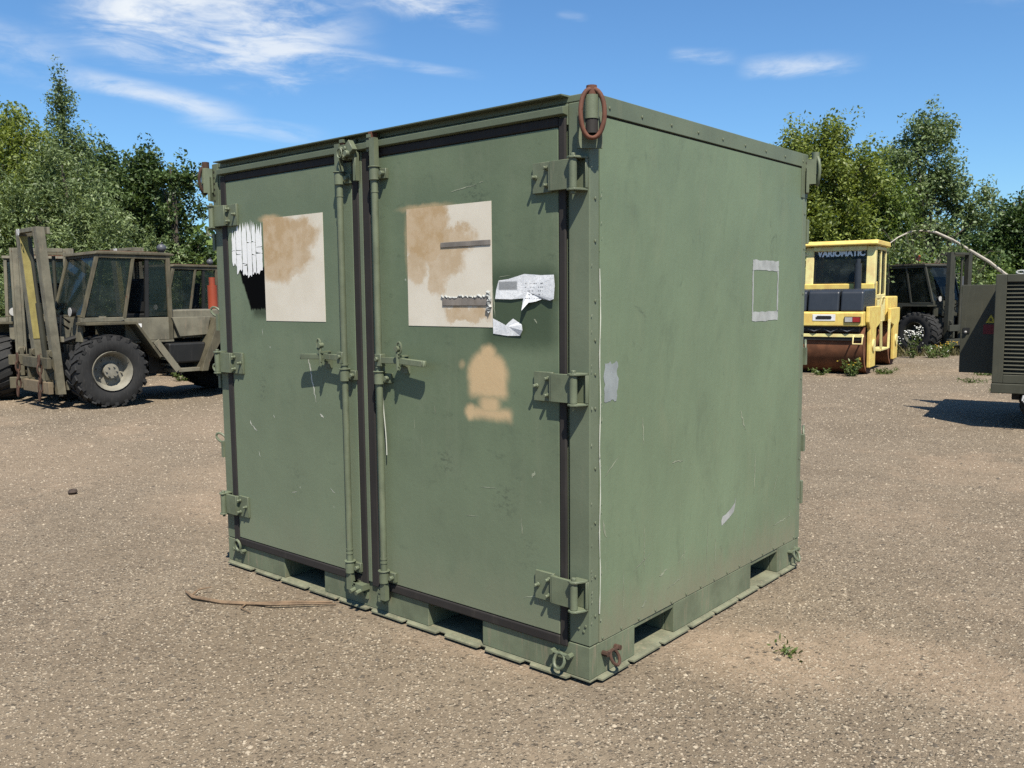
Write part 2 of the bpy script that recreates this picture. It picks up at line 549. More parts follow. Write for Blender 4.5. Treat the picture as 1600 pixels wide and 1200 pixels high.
M['cream_l'] = cream_material('cream_paint_left', [(-2.12, 1.96, .20, .16, 1), (-2.1, 1.84, .17, .11, .95), (-1.90, 1.97, .17, .085, .9), (-2.13, 2.05, .15, .07, 1), (-1.96, 1.86, .17, .06, .85), (-2.05, 1.79, .17, .04, .6)])
M['cream_r'] = cream_material('cream_paint_right', [(-.99, 1.95, .10, .14, 1), (-.88, 1.99, .10, .09, 1), (-.93, 1.88, .15, .08, 1), (-.74, 1.89, .13, .07, .85), (-.80, 1.80, .13, .07, .8), (-.86, 1.74, .06, .09, .75), (-1.0, 1.79, .07, .08, .8), (-.68, 1.565, .14, .04, .85)])
M['sticker'] = sticker_material()
M['olive'] = painted('olive_drab_paint', (.115, .102, .064), .66, .28, .6, (.22, .18, .125), rust=.26, scale=1.6)
M['rim'] = painted('dusty_rim_paint', (.27, .255, .205), .7, .2, .5, (.33, .30, .24), scale=3)
M['olive_light'] = painted('dusty_olive_paint', (.192, .178, .128), .68, .28, .7, (.29, .235, .165), rust=.24, scale=1.8)
M['olive_dark_and_shaded'] = painted('dark_and_shaded_olive_paint', (.05, .05, .036), .6, .2, .3, (.10, .09, .07), rust=.05)  # dark olive parts; also carries the tree shade put into one forklift's colour
M['machine_black'] = painted('oily_black', (.016, .016, .015), .55, .3, .3, (.05, .045, .04))
M['tyre'] = painted('tyre_rubber', (.022, .022, .022), .8, .25, .5, (.085, .075, .065), scale=3)
M['yellow'] = painted('faded_yellow_paint', (1.04, .70, .19), .5, .16, .5, (.62, .44, .2), rust=.10, scale=2.4)
M['yellow_mast'] = painted('worn_yellow_strip', (.40, .34, .12), .6, .15, .4, (.3, .24, .12), rust=.12, scale=3)
M['pale_yellow'] = painted('bleached_yellow_paint', (1.05, .82, .36), .5, .14, .45, (.6, .46, .28), rust=.16, scale=3)
M['drum'] = painted('rusty_drum_steel', (.215, .088, .042), .78, .3, .5, (.19, .085, .05), scale=2, metallic=.2)
M['hood_black'] = painted('black_plastic_cover', (.030, .036, .046), .42, .15, .15, (.06, .065, .07), spec=.5)
M['red_oxide'] = painted('red_oxide_paint', (.36, .065, .028), .55, .15, .2)
M['white_plastic'] = painted('white_plate', (1.05, 1.03, .98), .5, .05, .15)
M['lamp_glass'] = painted('clear_lamp_lens', (.55, .54, .52), .2, .1, .1, spec=.6)
M['lamp_red'] = painted('red_lamp_lens', (.42, .02, .02), .2, .1, .1, spec=.6)
M['lamp_amber'] = painted('amber_beacon_lens', (.65, .11, .02), .25, .1, .1, spec=.6)
M['wood'] = painted('weathered_timber', (.22, .17, .105), .8, .2, .4, scale=3)
M['grey_metal'] = painted('grey_metal', (.10, .105, .12), .45, .2, .3)
M['glass'] = glass_material('dusty_cab_glass', (.022, .036, .034), .40)
M['glass_dark'] = glass_material('dark_cab_glass', (.012, .015, .014), .62)
M['bark'] = painted('tree_bark', (.10, .085, .065), .9, .3, .4, (.06, .055, .04), scale=2)
M['birch_bark'] = painted('birch_bark', (.55, .50, .42), .8, .15, .35, (.15, .13, .11), scale=3)
M['stick'] = painted('dry_stick', (.23, .155, .095), .85, .3, .4, (.35, .26, .18), scale=6)
M['stone'] = painted('loose_stone', (.30, .265, .225), .9, .25, .3, scale=6)
M['dark_stone'] = painted('dark_clod', (.07, .05, .04), .9, .25, .3, scale=6)
M['ground'] = ground_material()
M['gold_sign'] = painted('yellow_warning_print', (.75, .60, .06), .5, .05, .1)
M['red_sign'] = painted('red_warning_print', (.27, .03, .035), .5, .1, .1)
M['black_print'] = painted('black_print', (.015, .015, .015), .5, .1, .1)
M['stalk'] = painted('weed_stalk', (.10, .12, .035), .8, .2, .3, scale=4)
M['petal_white'] = painted('white_petals', (1.0, 1.0, .92), .7, .05, .1)
M['petal_yellow'] = painted('yellow_petals', (.62, .42, .04), .7, .1, .1)


# ------------------------------------------------------------------ mesh helper
class MB:
    def __init__(s):
        s.v = []
        s.f = []

    def _add(s, vs, fs):
        o = len(s.v)
        s.v += [tuple(p) for p in vs]
        s.f += [tuple(i+o for i in f) for f in fs]
        return s

    def box(s, x0, x1, y0, y1, z0, z1):
        return s._add([(x0, y0, z0), (x1, y0, z0), (x1, y1, z0), (x0, y1, z0), (x0, y0, z1), (x1, y0, z1), (x1, y1, z1), (x0, y1, z1)],
                      [(0, 3, 2, 1), (4, 5, 6, 7), (0, 1, 5, 4), (1, 2, 6, 5), (2, 3, 7, 6), (3, 0, 4, 7)])

    def obox(s, c, ax, ay, az):
        """box round c with half-extent vectors"""
        c, ax, ay, az = map(Vector, (c, ax, ay, az))
        vs = [c+ax*i+ay*j+az*k for k in (-1, 1) for (i, j) in ((-1, -1), (1, -1), (1, 1), (-1, 1))]
        return s._add(vs, [(0, 3, 2, 1), (4, 5, 6, 7), (0, 1, 5, 4), (1, 2, 6, 5), (2, 3, 7, 6), (3, 0, 4, 7)])

    def bar(s, p0, p1, w, h, upv=(0, 0, 1)):
        """rectangular bar from p0 to p1; w across, h along upv"""
        p0, p1 = Vector(p0), Vector(p1)
        d = (p1-p0)
        L = d.length
        d.normalize()
        uv = Vector(upv)
        side = d.cross(uv)
        if side.length < 1e-4:
            side = d.cross(Vector((1, 0, 0)))
        side.normalize()
        u_ = side.cross(d).normalized()
        return s.obox((p0+p1)/2, d*(L/2), side*(w/2), u_*(h/2))

    def cyl(s, p0, p1, r0, r1=None, n=12, caps=True):
        p0, p1 = Vector(p0), Vector(p1)
        r1 = r0 if r1 is None else r1
        d = (p1-p0).normalized()
        a = d.cross(Vector((0, 0, 1)))
        if a.length < 1e-3:
            a = d.cross(Vector((1, 0, 0)))
        a.normalize()
        b_ = d.cross(a)
        vs = []
        for (p, r) in ((p0, r0), (p1, r1)):
            for i in range(n):
                t = 2*math.pi*i/n
                vs.append(p+a*(r*math.cos(t))+b_*(r*math.sin(t)))
        fs = [(i, (i+1) % n, n+(i+1) % n, n+i) for i in range(n)]
        if caps:
            fs += [tuple(range(n-1, -1, -1)), tuple(range(n, 2*n))]
        return s._add(vs, fs)

    def tube(s, pts, r, n=8, closed=False, squash=None):
        pts = [Vector(p) for p in pts]
        rs = r if isinstance(r, (list, tuple)) else [r]*len(pts)
        vs = []
        N = len(pts)
        prev = None
        for i, p in enumerate(pts):
            if closed:
                d = pts[(i+1) % N]-pts[i-1]
            else:
                d = pts[min(i+1, N-1)]-pts[max(i-1, 0)]
            d.normalize()
            if prev is None:
                a = d.cross(Vector((0, 0, 1)))
                if a.length < 1e-2:
                    a = d.cross(Vector((1, 0, 0)))
            else:
                a = prev - d*prev.dot(d)
            a.normalize()
            prev = a
            b_ = d.cross(a)
            for k in range(n):
                t = 2*math.pi*k/n
                vs.append(p+a*(rs[i]*math.cos(t))+b_*(rs[i]*math.sin(t)))
        fs = []
        for i in range(N if closed else N-1):
            j = (i+1) % N
            for k in range(n):
                fs.append((i*n+k, i*n+(k+1) % n, j*n+(k+1) % n, j*n+k))
        if not closed:
            fs += [tuple(range(n-1, -1, -1)), tuple(range((N-1)*n, N*n))]
        return s._add(vs, fs)

    def prism(s, poly, axis, a0, a1):
        """poly in the two other axes (in cyclic order kept as x,y,z minus axis)"""
        def mk(p, a):
            if axis == 'x':
                return (a, p[0], p[1])
            if axis == 'y':
                return (p[0], a, p[1])
            return (p[0], p[1], a)
        n = len(poly)
        vs = [mk(p, a0) for p in poly]+[mk(p, a1) for p in poly]
        fs = [tuple(range(n)), tuple(range(2*n-1, n-1, -1))]
        fs += [(i, n+i, n+(i+1) % n, (i+1) % n) for i in range(n)]
        return s._add(vs, fs)

    def lathe(s, prof, c, axis, n=24):
        """prof: list of (r, a) along axis from c"""
        c = Vector(c)
        d = Vector(axis).normalized()
        a = d.cross(Vector((0, 0, 1)))
        if a.length < 1e-3:
            a = d.cross(Vector((1, 0, 0)))
        a.normalize()
        b_ = d.cross(a)
        vs = []
        for (r, h) in prof:
            for i in range(n):
                t = 2*math.pi*i/n
                vs.append(c+d*h+a*(r*math.cos(t))+b_*(r*math.sin(t)))
        fs = []
        for j in range(len(prof)-1):
            for i in range(n):
                fs.append((j*n+i, j*n+(i+1) % n, (j+1)*n+(i+1) % n, (j+1)*n+i))
        return s._add(vs, fs)

    def ball(s, c, r, n=10, sq=(1, 1, 1)):
        prof = []
        k = max(4, n//2)
        vs = []
        for j in range(k+1):
            ph = math.pi*j/k
            for i in range(n):
                t = 2*math.pi*i/n
                vs.append((c[0]+r*sq[0]*math.sin(ph)*math.cos(t), c[1]+r*sq[1]*math.sin(ph)*math.sin(t), c[2]+r*sq[2]*math.cos(ph)))
        fs = []
        for j in range(k):
            for i in range(n):
                fs.append((j*n+i, (j+1)*n+i, (j+1)*n+(i+1) % n, j*n+(i+1) % n))
        return s._add(vs, fs)

    def poly(s, pts):
        return s._add(pts, [tuple(range(len(pts)))])

    def build(s, name, mat, parent=None, smooth=False, bevel=0.0, seg=2):
        me = bpy.data.meshes.new(name)
        me.from_pydata(s.v, [], s.f)
        me.validate()
        import bmesh
        bm = bmesh.new()
        bm.from_mesh(me)
        bmesh.ops.recalc_face_normals(bm, faces=bm.faces)
        if smooth:
            for f in bm.faces:
                f.smooth = True
            for e in bm.edges:
                if len(e.link_faces) == 2 and e.calc_face_angle(0) > R(38):
                    e.smooth = False
        bm.to_mesh(me)
        bm.free()
        me.materials.append(mat)
        o = bpy.data.objects.new(name, me)
        COL.objects.link(o)
        if parent is not None:
            o.parent = parent
        if bevel > 0:
            b = o.modifiers.new('edge', 'BEVEL')
            b.width = bevel
            b.segments = seg
            b.limit_method = 'ANGLE'
            b.harden_normals = False
        return o


def thing(name, label, cat, loc=(0, 0, 0), rz=0.0, group=None):
    o = bpy.data.objects.new(name, None)
    COL.objects.link(o)
    o.location = loc
    o.rotation_euler = (0, 0, rz)
    o.empty_display_size = .2
    tag(o, label, cat, group)
    return o


def tag(o, label, cat, group=None):
    o['label'] = label
    o['category'] = cat
    if group:
        o['group'] = group
    return o


def share(o, parent, loc=None, rot=None, label=None):
    c = o.copy()
    COL.objects.link(c)
    c.parent = parent
    if loc is not None:
        c.location = loc
    if rot is not None:
        c.rotation_euler = rot
    if label:
        c['label'] = label
    return c


def copy_tree(o, parent=None):
    c = o.copy()
    COL.objects.link(c)
    c.parent = parent
    for ch in list(o.children):
        copy_tree(ch, c)
    return c


def text_mesh(name, body, size, mat, parent, mtx, depth=.001, width=None, bold=0.0):
    cu = bpy.data.curves.new(name, 'FONT')
    cu.body = body
    cu.size = size
    cu.extrude = depth
    cu.offset = bold
    cu.align_x = 'CENTER'
    cu.align_y = 'CENTER'
    tmp = bpy.data.objects.new(name+'_src', cu)
    COL.objects.link(tmp)
    dg = bpy.context.evaluated_depsgraph_get()
    me = bpy.data.meshes.new_from_object(tmp.evaluated_get(dg))
    bpy.data.objects.remove(tmp)
    xs = [v.co.x for v in me.vertices]
    k = 1.0
    if width:
        k = width/(max(xs)-min(xs))
    for v in me.vertices:
        v.co.x *= k
    me.transform(mtx)
    me.materials.clear()
    me.materials.append(mat)
    me.name = name
    o = bpy.data.objects.new(name, me)
    COL.objects.link(o)
    o.parent = parent
    return o


# ================================================================== SETTING: ground
def make_ground():
    mb = MB()
    n = 40
    xs = [-400, -150, -80, -40, -20, -10, -5, -2, 0, 2, 5, 10, 20, 40, 80, 150, 400]
    for x in xs:
        for y in xs:
            mb.v.append((x, y, 0.0))
    k = len(xs)
    for i in range(k-1):
        for j in range(k-1):
            mb.f.append((i*k+j, (i+1)*k+j, (i+1)*k+j+1, i*k+j+1))
    o = mb.build('ground', M['ground'])
    o['kind'] = 'structure'
    return o


make_ground()


def scatter_chips():
    """small stones proud of the asphalt, denser near the photographer; uncountable"""
    me = bpy.data.meshes.new('gravel')
    n = 105000
    f = 2.4 + 24*RNG.random(n)**1.75
    r = (RNG.random(n)-.5)*f*1.35
    x = CX+syw*r+cyw*f
    y = CY-cyw*r+syw*f
    keep = ~((x > -2.85) & (x < .1) & (y > -.1) & (y < 2.3))
    x, y = x[keep], y[keep]
    n = len(x)
    s = .0035+.0055*RNG.random(n)**2.2
    s *= (.62+np.minimum(f[keep], 13)/11.0)*np.where(RNG.random(n) < .03, 1.7, 1.0)
    clod = RNG.random(n) < .006
    s = np.where(clod, .008+.012*RNG.random(n), s)
    ang = RNG.random(n)*6.28
    asp = .55+.45*RNG.random(n)
    hh = s*(.35+.4*RNG.random(n))
    ca, sa = np.cos(ang), np.sin(ang)
    ring = np.array([(1, 0), (.35, .9), (-.6, .75), (-1, -.1), (-.3, -.95), (.7, -.7)])
    V = np.zeros((n, 7, 3))
    for i, (a, b_) in enumerate(ring):
        jx = a*s*(1+.25*(RNG.random(n)-.5))
        jy = b_*s*asp*(1+.25*(RNG.random(n)-.5))
        V[:, i, 0] = x+jx*ca-jy*sa
        V[:, i, 1] = y+jx*sa+jy*ca
        V[:, i, 2] = -.001
    V[:, 6, 0] = x
    V[:, 6, 1] = y
    V[:, 6, 2] = hh
    tri = np.array([(i, (i+1) % 6, 6) for i in range(6)])
    F = (np.arange(n)[:, None, None]*7+tri[None]).reshape(-1, 3)
    tone = np.repeat(np.where(clod, .02*RNG.random(n), RNG.random(n)), 6)
    fill_mesh(me, V.reshape(-1, 3), F, tone)
    mt, g, b = new_mat('gravel_chips')
    at = g.node('ShaderNodeAttribute', attribute_name='tone')
    t = g.sep(at.outputs['Vector'])[0]
    cr = g.node('ShaderNodeValToRGB')
    el_ = cr.color_ramp.elements
    el_[0].position = 0
    el_[0].color = (0.0600, 0.0480, 0.0348, 1)
    el_[1].position = .85
    el_[1].color = (0.3000, 0.2520, 0.1860, 1)
    e2 = cr.color_ramp.elements.new(.32)
    e2.color = (0.1620, 0.1260, 0.0870, 1)
    g.put(cr.inputs[0], t)
    g.put(b.inputs['Base Color'], cr.outputs[0])
    b.inputs['Roughness'].default_value = .8
    me.materials.append(mt)
    o = bpy.data.objects.new('gravel', me)
    COL.objects.link(o)
    o['kind'] = 'stuff'
    o['label'] = 'loose stone chips scattered over the worn asphalt'
    o['category'] = 'gravel'


def fill_mesh(me, V, F, tone=None):
    nv, nf, k = len(V), len(F), F.shape[1]
    me.vertices.add(nv)
    me.vertices.foreach_set('co', np.ascontiguousarray(V, dtype=np.float32).ravel())
    me.loops.add(nf*k)
    me.loops.foreach_set('vertex_index', np.ascontiguousarray(F, dtype=np.int32).ravel())
    me.polygons.add(nf)
    me.polygons.foreach_set('loop_start', np.arange(nf, dtype=np.int32)*k)
    me.update(calc_edges=True)
    if tone is not None:
        at = me.attributes.new('tone', 'FLOAT', 'FACE')
        at.data.foreach_set('value', np.ascontiguousarray(tone, dtype=np.float32))


scatter_chips()


# ================================================================== TREES
def leaf_mesh(name, centers, normals_bias, size, aspect, tone, mat, parent, droop=0.0):
    """one diamond leaf per centre"""
    n = len(centers)
    d = RNG.normal(size=(n, 3))
    d += normals_bias
    d /= np.linalg.norm(d, axis=1)[:, None]
    a = RNG.normal(size=(n, 3))
    a[:, 2] -= droop
    a -= (a*d).sum(1)[:, None]*d
    a /= np.linalg.norm(a, axis=1)[:, None]
    b_ = np.cross(d, a)
    sz = size*(.6+.8*RNG.random(n))[:, None]
    V = np.zeros((n, 4, 3))
    V[:, 0] = centers-a*sz
    V[:, 1] = centers+b_*sz*aspect+d*sz*.12
    V[:, 2] = centers+a*sz
    V[:, 3] = centers-b_*sz*aspect+d*sz*.12
    F = np.arange(n*4).reshape(n, 4)
    me = bpy.data.meshes.new(name)
    fill_mesh(me, V.reshape(-1, 3), F, tone)
    me.materials.append(mat)
    o = bpy.data.objects.new(name, me)
    COL.objects.link(o)
    o.parent = parent
    o['kind'] = 'stuff'
    return o


LEAF = {
    'yellowgreen': leaf_material('leaf_yellow_green', (.085, .125, .020), (.36, .43, .09), .3),
    'willow': leaf_material('leaf_willow', (.065, .105, .034), (.33, .42, .175), .25),
    'poplar': leaf_material('leaf_poplar', (.036, .072, .022), (.17, .25, .08), .25),
    'mid': leaf_material('leaf_mid_green', (.06, .105, .022), (.26, .36, .09), .3),
    'dark': leaf_material('leaf_dark_green', (.03, .064, .016), (.115, .185, .048), .25),
    'grey': leaf_material('leaf_grey_green', (.065, .108, .038), (.29, .385, .165), .25),
    'weed': leaf_material('leaf_weed', (.06, .10, .02), (.17, .23, .06), .3),
    'dry': leaf_material('leaf_dry_grass', (.10, .09, .035), (.26, .23, .11), .3),
}


def tree(name, label, r, f, lobes, leaf, n_clump, per, size, trunk_r=.14, aspect=.45, spread=.42, droop=0., trunk_top=None,
         group=None, bark='bark', limbs=14, shell=.45, hollow=0.0, seed=None):
    """lobes: (dr, df, z, radius across, radius up) crown masses, metres, in right/ahead axes"""
    base = PW(r, f)
    t = thing(name, label, 'tree', base, 0, group)
    vol = np.array([l[3]**2*l[4] for l in lobes])
    pr = vol**.75
    pr /= pr.sum()
    which = RNG.choice(len(lobes), n_clump, p=pr)
    d = RNG.normal(size=(n_clump, 3))
    d /= np.linalg.norm(d, axis=1)[:, None]
    rad = (hollow**3+(1-hollow**3)*RNG.random(n_clump))**(shell)
    L = np.array(lobes)[which]
    # uneven outline: lobed radius
    wob = .95+.13*np.sin(d[:, 0]*5+which*1.7)+.12*np.sin(d[:, 2]*6+d[:, 1]*4+which)
    rr = rad*wob
    cr = L[:, 0]+d[:, 0]*rr*L[:, 3]
    cf = L[:, 1]+d[:, 1]*rr*L[:, 3]
    cz = L[:, 2]+d[:, 2]*rr*L[:, 4]
    cz = np.maximum(cz, .15)
    cx_ = syw*cr+cyw*cf
    cy_ = -cyw*cr+syw*cf
    C = np.stack([cx_, cy_, cz], 1)
    ctone = RNG.random(n_clump)
    sp = spread*(.55+.9*RNG.random(n_clump))
    per = int(per*2.1)
    size *= .70
    off = RNG.normal(size=(n_clump*per, 3))
    ln = np.linalg.norm(off, axis=1)
    off *= (np.minimum(ln, 1.55)/ln)[:, None]
    # each clump is a shoot: drawn out along its own direction
    ax = np.stack([syw*d[:, 0]+cyw*d[:, 1], -cyw*d[:, 0]+syw*d[:, 1], d[:, 2]], 1)*.7+RNG.normal(size=(n_clump, 3))*.5+np.array([0, 0, .9 if droop < 1 else -.9])
    ax /= np.linalg.norm(ax, axis=1)[:, None]
    axr = np.repeat(ax, per, 0)
    along = (off*axr).sum(1)[:, None]*axr
    off = (off-along)*.62+along*1.25
    P = np.repeat(C, per, 0)+off*np.repeat(sp, per)[:, None]
    tone = np.clip(np.repeat(ctone, per)*.55+RNG.random(n_clump*per)*.6-.08, 0, 1)
    P[:, 2] = np.maximum(P[:, 2], .04)
    leaf_mesh('crown', P, np.array([0, 0, .9]), size, aspect, tone, LEAF[leaf], t, droop)
    # trunk and limbs
    top = trunk_top or max(l[2]+l[4]*.5 for l in lobes)
    mb = MB()
    pts = []
    rs = []
    bx, by = 0., 0.
    for i in range(7):
        q = i/6
        pts.append((bx+.25*math.sin(q*3+r), by+.2*math.sin(q*2.3+f), q*top-.05))
        rs.append(trunk_r*(1-.8*q)+.012)
    mb.tube(pts, rs, 8)
    idx = RNG.choice(n_clump, min(limbs, n_clump), replace=False)
    for i in idx:
        z0 = min(top*.9, max(.3, C[i, 2]*(.35+.35*random.random())))
        q = z0/top
        s_ = Vector((.25*math.sin(q*3+r), .2*math.sin(q*2.3+f), z0))
        e = Vector(C[i])
        mid = s_.lerp(e, .5)+Vector((0, 0, .15*(e-s_).length))
        r0 = trunk_r*(1-.8*q)*.5+.01
        mb.tube([s_, mid, e], [r0, r0*.6, .008], 5)
    mb.build('trunk', M[bark], t, True)
    return t


def lobe_col(h, w, n, z0=.2, jitter=.3, taper=.6):
    """a column of crown masses"""
    out = []
    for i in range(n):
        q = (i+.5)/n
        k = (1-(q*taper)**2)
        out.append((random.uniform(-1, 1)*jitter*w, random.uniform(-1, 1)*jitter*w, z0+q*(h-z0), w*k*random.uniform(.7, 1), (h-z0)/n*.95))
    return out


TG = 'trees beyond the yard'
# ---- left group
tree('birch_tree', 'yellowish green birch with hanging twigs at the left edge behind the forklifts', -15.4, 27,
     [(-.4, 0, 5.4, 1.9, 2.0), (.6, -.3, 4.2, 1.9, 2.0), (-.8, .2, 2.6, 2.2, 2.0), (.2, 0, 6.6, 1.1, 1.0), (1.1, .4, 6.3, .6, 1.0), (-2.5, 0, 5, 2, 2.5)],
     'yellowgreen', 520, 62, .075, .13, .55, .34, 1.2, group=TG, bark='birch_bark', limbs=26, shell=.40)
tree('willow_tree', 'big silvery green willow bush behind the nearest forklift', -12.9, 25.5,
     [(-.7, 0, 3.9, 1.7, 1.6), (.9, -.2, 3.0, 1.6, 1.7), (-2.2, .2, 2.4, 1.7, 1.6), (2.1, .1, 1.8, 1.3, 1.4), (0, 0, 1.6, 2.4, 1.5), (-.2, .2, 5.0, .9, 1.0), (-3.6, 0, 1.6, 1.5, 1.2)],
     'willow', 640, 70, .095, .12, .26, .34, .8, group=TG, limbs=26, shell=.42)
tree('birch_tree', 'thin birch whose sparse spire stands above the other left-hand trees', -15.9, 32,
     [(0, 0, 8.6, .38, 1.15), (0, 0, 7.5, .6, .9), (.15, 0, 6.9, .8, .8), (.85, 0, 6.9, .3, .9), (-.9, 0, 7.0, .45, .6), (0, 0, 5.6, 1.0, 1.0), (0, 0, 3.8, 1.0, 1.4)],
     'grey', 260, 36, .075, .09, .5, .24, 0, trunk_top=9.5, group=TG, bark='bark', limbs=40, shell=.5)
tree('poplar_tree', 'dark tall poplar directly behind the willow bush', -16.2, 36,
     lobe_col(7.4, 2.0, 6, .3, .4, .75)+[(-1.5, .5, 5.4, 1.4, 1.3), (1.8, .3, 4.6, 1.2, 1.3), (2.4, .2, 5.6, .6, .8)], 'poplar', 420, 60, .105, .16, .6, .36, 0, group=TG, limbs=18)
tree('poplar_tree', 'dark poplar between the willow bush and the gap of sky', -14.75, 35,
     lobe_col(6.9, 1.15, 6, .3, .3, .7)+[(.5, 0, 6.7, .45, .8)], 'poplar', 300, 60, .105, .14, .6, .34, 0, group=TG, limbs=16)
tree('poplar_tree', 'slender dark poplar with sky showing through, next to the container', -12.75, 34,
     [(-.3, 0, 6.3, .5, .7), (.35, 0, 6.1, .5, .8), (-.6, .2, 5.3, .5, .6), (.3, 0, 4.9, .75, .6), (-.2, 0, 4.1, .6, .6), (.6, 0, 3.5, .8, .7), (-.5, 0, 2.9, .9, .8), (.4, 0, 2.0, .9, .8), (-.6, 0, 1.4, 1.0, .8)],
     'poplar', 120, 46, .105, .10, .6, .24, 0, group=TG, limbs=26)
tree('dark_tree', 'dark round tree at the far left, behind the yellowish birch', -21.6, 37,
     [(0, 0, 6.4, 2.6, 2.4), (2.0, 0, 5.0, 2.4, 2.4), (-2, 0, 4, 2.8, 3), (1, 0, 2.5, 3, 2.4)], 'dark', 420, 55, .12, .18, .6, .42, 0, group=TG)
# low shrubs under and between the left trees
for i, (r, f, w, h, lf, lab) in enumerate([(-18.5, 24.5, 1.7, 1.9, 'mid', 'leafy green shrub at the left edge behind the parked forklifts'),
                                           (-11.0, 26.0, 1.3, 1.6, 'mid', 'bright shrub at the right foot of the willow bush'),
                                           (-12.6, 38, 2.6, 2.4, 'yellowgreen', 'low pale shrub in the gap of sky beside the container')]):
    t = tree('shrub', lab, r, f, [(0, 0, h*.5, w, h*.55), (w*.6, 0, h*.4, w*.7, h*.45), (-w*.6, .2, h*.4, w*.7, h*.4)], lf, 170, 50, .085, .05, .5, .28, 0,
             group='shrubs below the trees', limbs=10)
    t['category'] = 'shrub'

# ---- right group
tree('ash_tree', 'yellow green tree rising right behind the container corner', 9.7, 27.5,
     [(-.3, 0, 5.7, 1.1, 1.1), (.1, 0, 6.3, .7, .7), (-.9, 0, 6.2, .5, .6), (.9, 0, 5.1, 1.0, 1.1), (-.4, 0, 4.1, 1.6, 1.4), (.5, 0, 2.6, 1.7, 1.6), (-1, 0, 2.4, 1.5, 1.6), (-.8, 0, 5.0, 1.0, 1.0)],
     'yellowgreen', 480, 60, .08, .13, .5, .32, 0, group=TG, limbs=22)
tree('maple_tree', 'mid green tree between the yellow green one and the airy one', 11.2, 28.5,
     [(0, 0, 4.9, 1.0, 1.0), (.5, 0, 4.0, 1.4, 1.4), (-.3, 0, 2.6, 1.5, 1.6), (.6, 0, 5.5, .4, .5), (1.0, 0, 2.0, 1.4, 1.3)], 'mid', 360, 58, .08, .11, .5, .32, 0, group=TG, limbs=18)
tree('willow_tree', 'airy grey green tree with sky gaps above the dark forklift', 13.3, 29,
     [(.1, 0, 6.6, .75, .8), (.6, 0, 6.8, .45, .5), (-.7, 0, 5.8, .8, .8), (.3, 0, 5.2, 1.1, .8), (.9, 0, 4.9, .9, .8), (-.5, 0, 4.5, 1.1, .9), (1.5, 0, 4.2, .6, .6), (2.2, 0, 4.7, .28, .5), (2.0, 0, 4.0, .5, .4), (.2, 0, 3.6, 1.3, .7), (-.6, 0, 2.4, 1.4, 1.2)],
     'grey', 330, 50, .08, .12, .5, .27, 0, trunk_top=6.6, group=TG, limbs=46, shell=.5)
tree('dark_tree', 'dense dark conical tree at the right edge behind the generator', 19.2, 33.5,
     [(0, 0, 4.1, 1.1, 1.2), (-.9, 0, 3.1, 1.4, 1.3), (1.2, 0, 3.2, 1.7, 1.6), (0, 0, 2.0, 2.6, 1.7), (2.5, 0, 2.4, 1.9, 1.8), (.2, 0, 5.0, .25, .5)], 'dark', 520, 62, .095, .15, .55, .34, 0, group=TG, limbs=16)
for i, (r, f, w, h, lf, lab) in enumerate([(10.4, 25.5, 1.3, 2.4, 'dark', 'dark shrub directly behind the yellow roller cab'),
                                           (12.2, 26.2, 1.5, 2.5, 'dark', 'dark shrub behind the cab of the dark forklift'),
                                           (14.6, 27.6, 1.6, 2.2, 'mid', 'leafy shrub between the forklift mast and the generator'),
                                           (17.0, 28.5, 1.6, 1.9, 'mid', 'low green shrub behind the generator')]):
    t = tree('shrub', lab, r, f, [(0, 0, h*.5, w, h*.55), (w*.6, 0, h*.4, w*.7, h*.45), (-w*.6, .2, h*.45, w*.7, h*.5)], lf, 210, 55, .085, .05, .5, .28, 0,
             group='shrubs below the trees', limbs=12)
    t['category'] = 'shrub'


def bent_birch():
    base = PW(17.2, 25.0)
    t = thing('bent_birch', 'pale birch stem bent over in an arch, trailing twigs, above the generator', 'tree', base)

    def loc(px, py, f):
        d = fwd + r2*((px-800)/FPX) + u2*((600-py)/FPX)
        hf = Vector((cyw, syw, 0))
        return Vector((CX, CY, CH)) + d*(f/d.dot(hf)) - base
    px = [(1690, 560), (1640, 492), (1585, 440), (1545, 409), (1515, 391), (1488, 375), (1462, 363), (1440, 360), (1420, 363), (1403, 371), (1385, 384)]
    pts = [loc(a, b_, 25.0-.12*i) for i, (a, b_) in enumerate(px)]
    pts[0] = Vector((0.6, .4, -.02))
    rs = [.07, .062, .055, .05, .045, .042, .036, .03, .024, .017, .01]
    MB().tube(pts, rs, 8).build('trunk', M['birch_bark'], t, True)
    mb = MB()
    C = []
    for k in range(46):
        i = random.uniform(1.5, 9.8)
        a = pts[int(i)].lerp(pts[int(i)+1], i-int(i))
        d = Vector((random.uniform(-.5, .5), random.uniform(-.5, .5), -random.uniform(.3, 1.3)))
        if random.random() < .25:
            d.z = random.uniform(.1, .5)
        e = a+d
        mb.tube([a, a.lerp(e, .5)+Vector((random.uniform(-.1, .1), random.uniform(-.1, .1), .1)), e], [.009, .006, .003], 4)
        for q in range(26):
            C.append(a.lerp(e, random.uniform(.2, 1))+Vector((random.gauss(0, .07), random.gauss(0, .07), random.gauss(0, .07))))
    mb.build('twigs', M['bark'], t)
    C = np.array(C)
    leaf_mesh('foliage', C, np.array([0, 0, .6]), .055, .5, RNG.random(len(C)), LEAF['willow'], t, .8)


bent_birch()


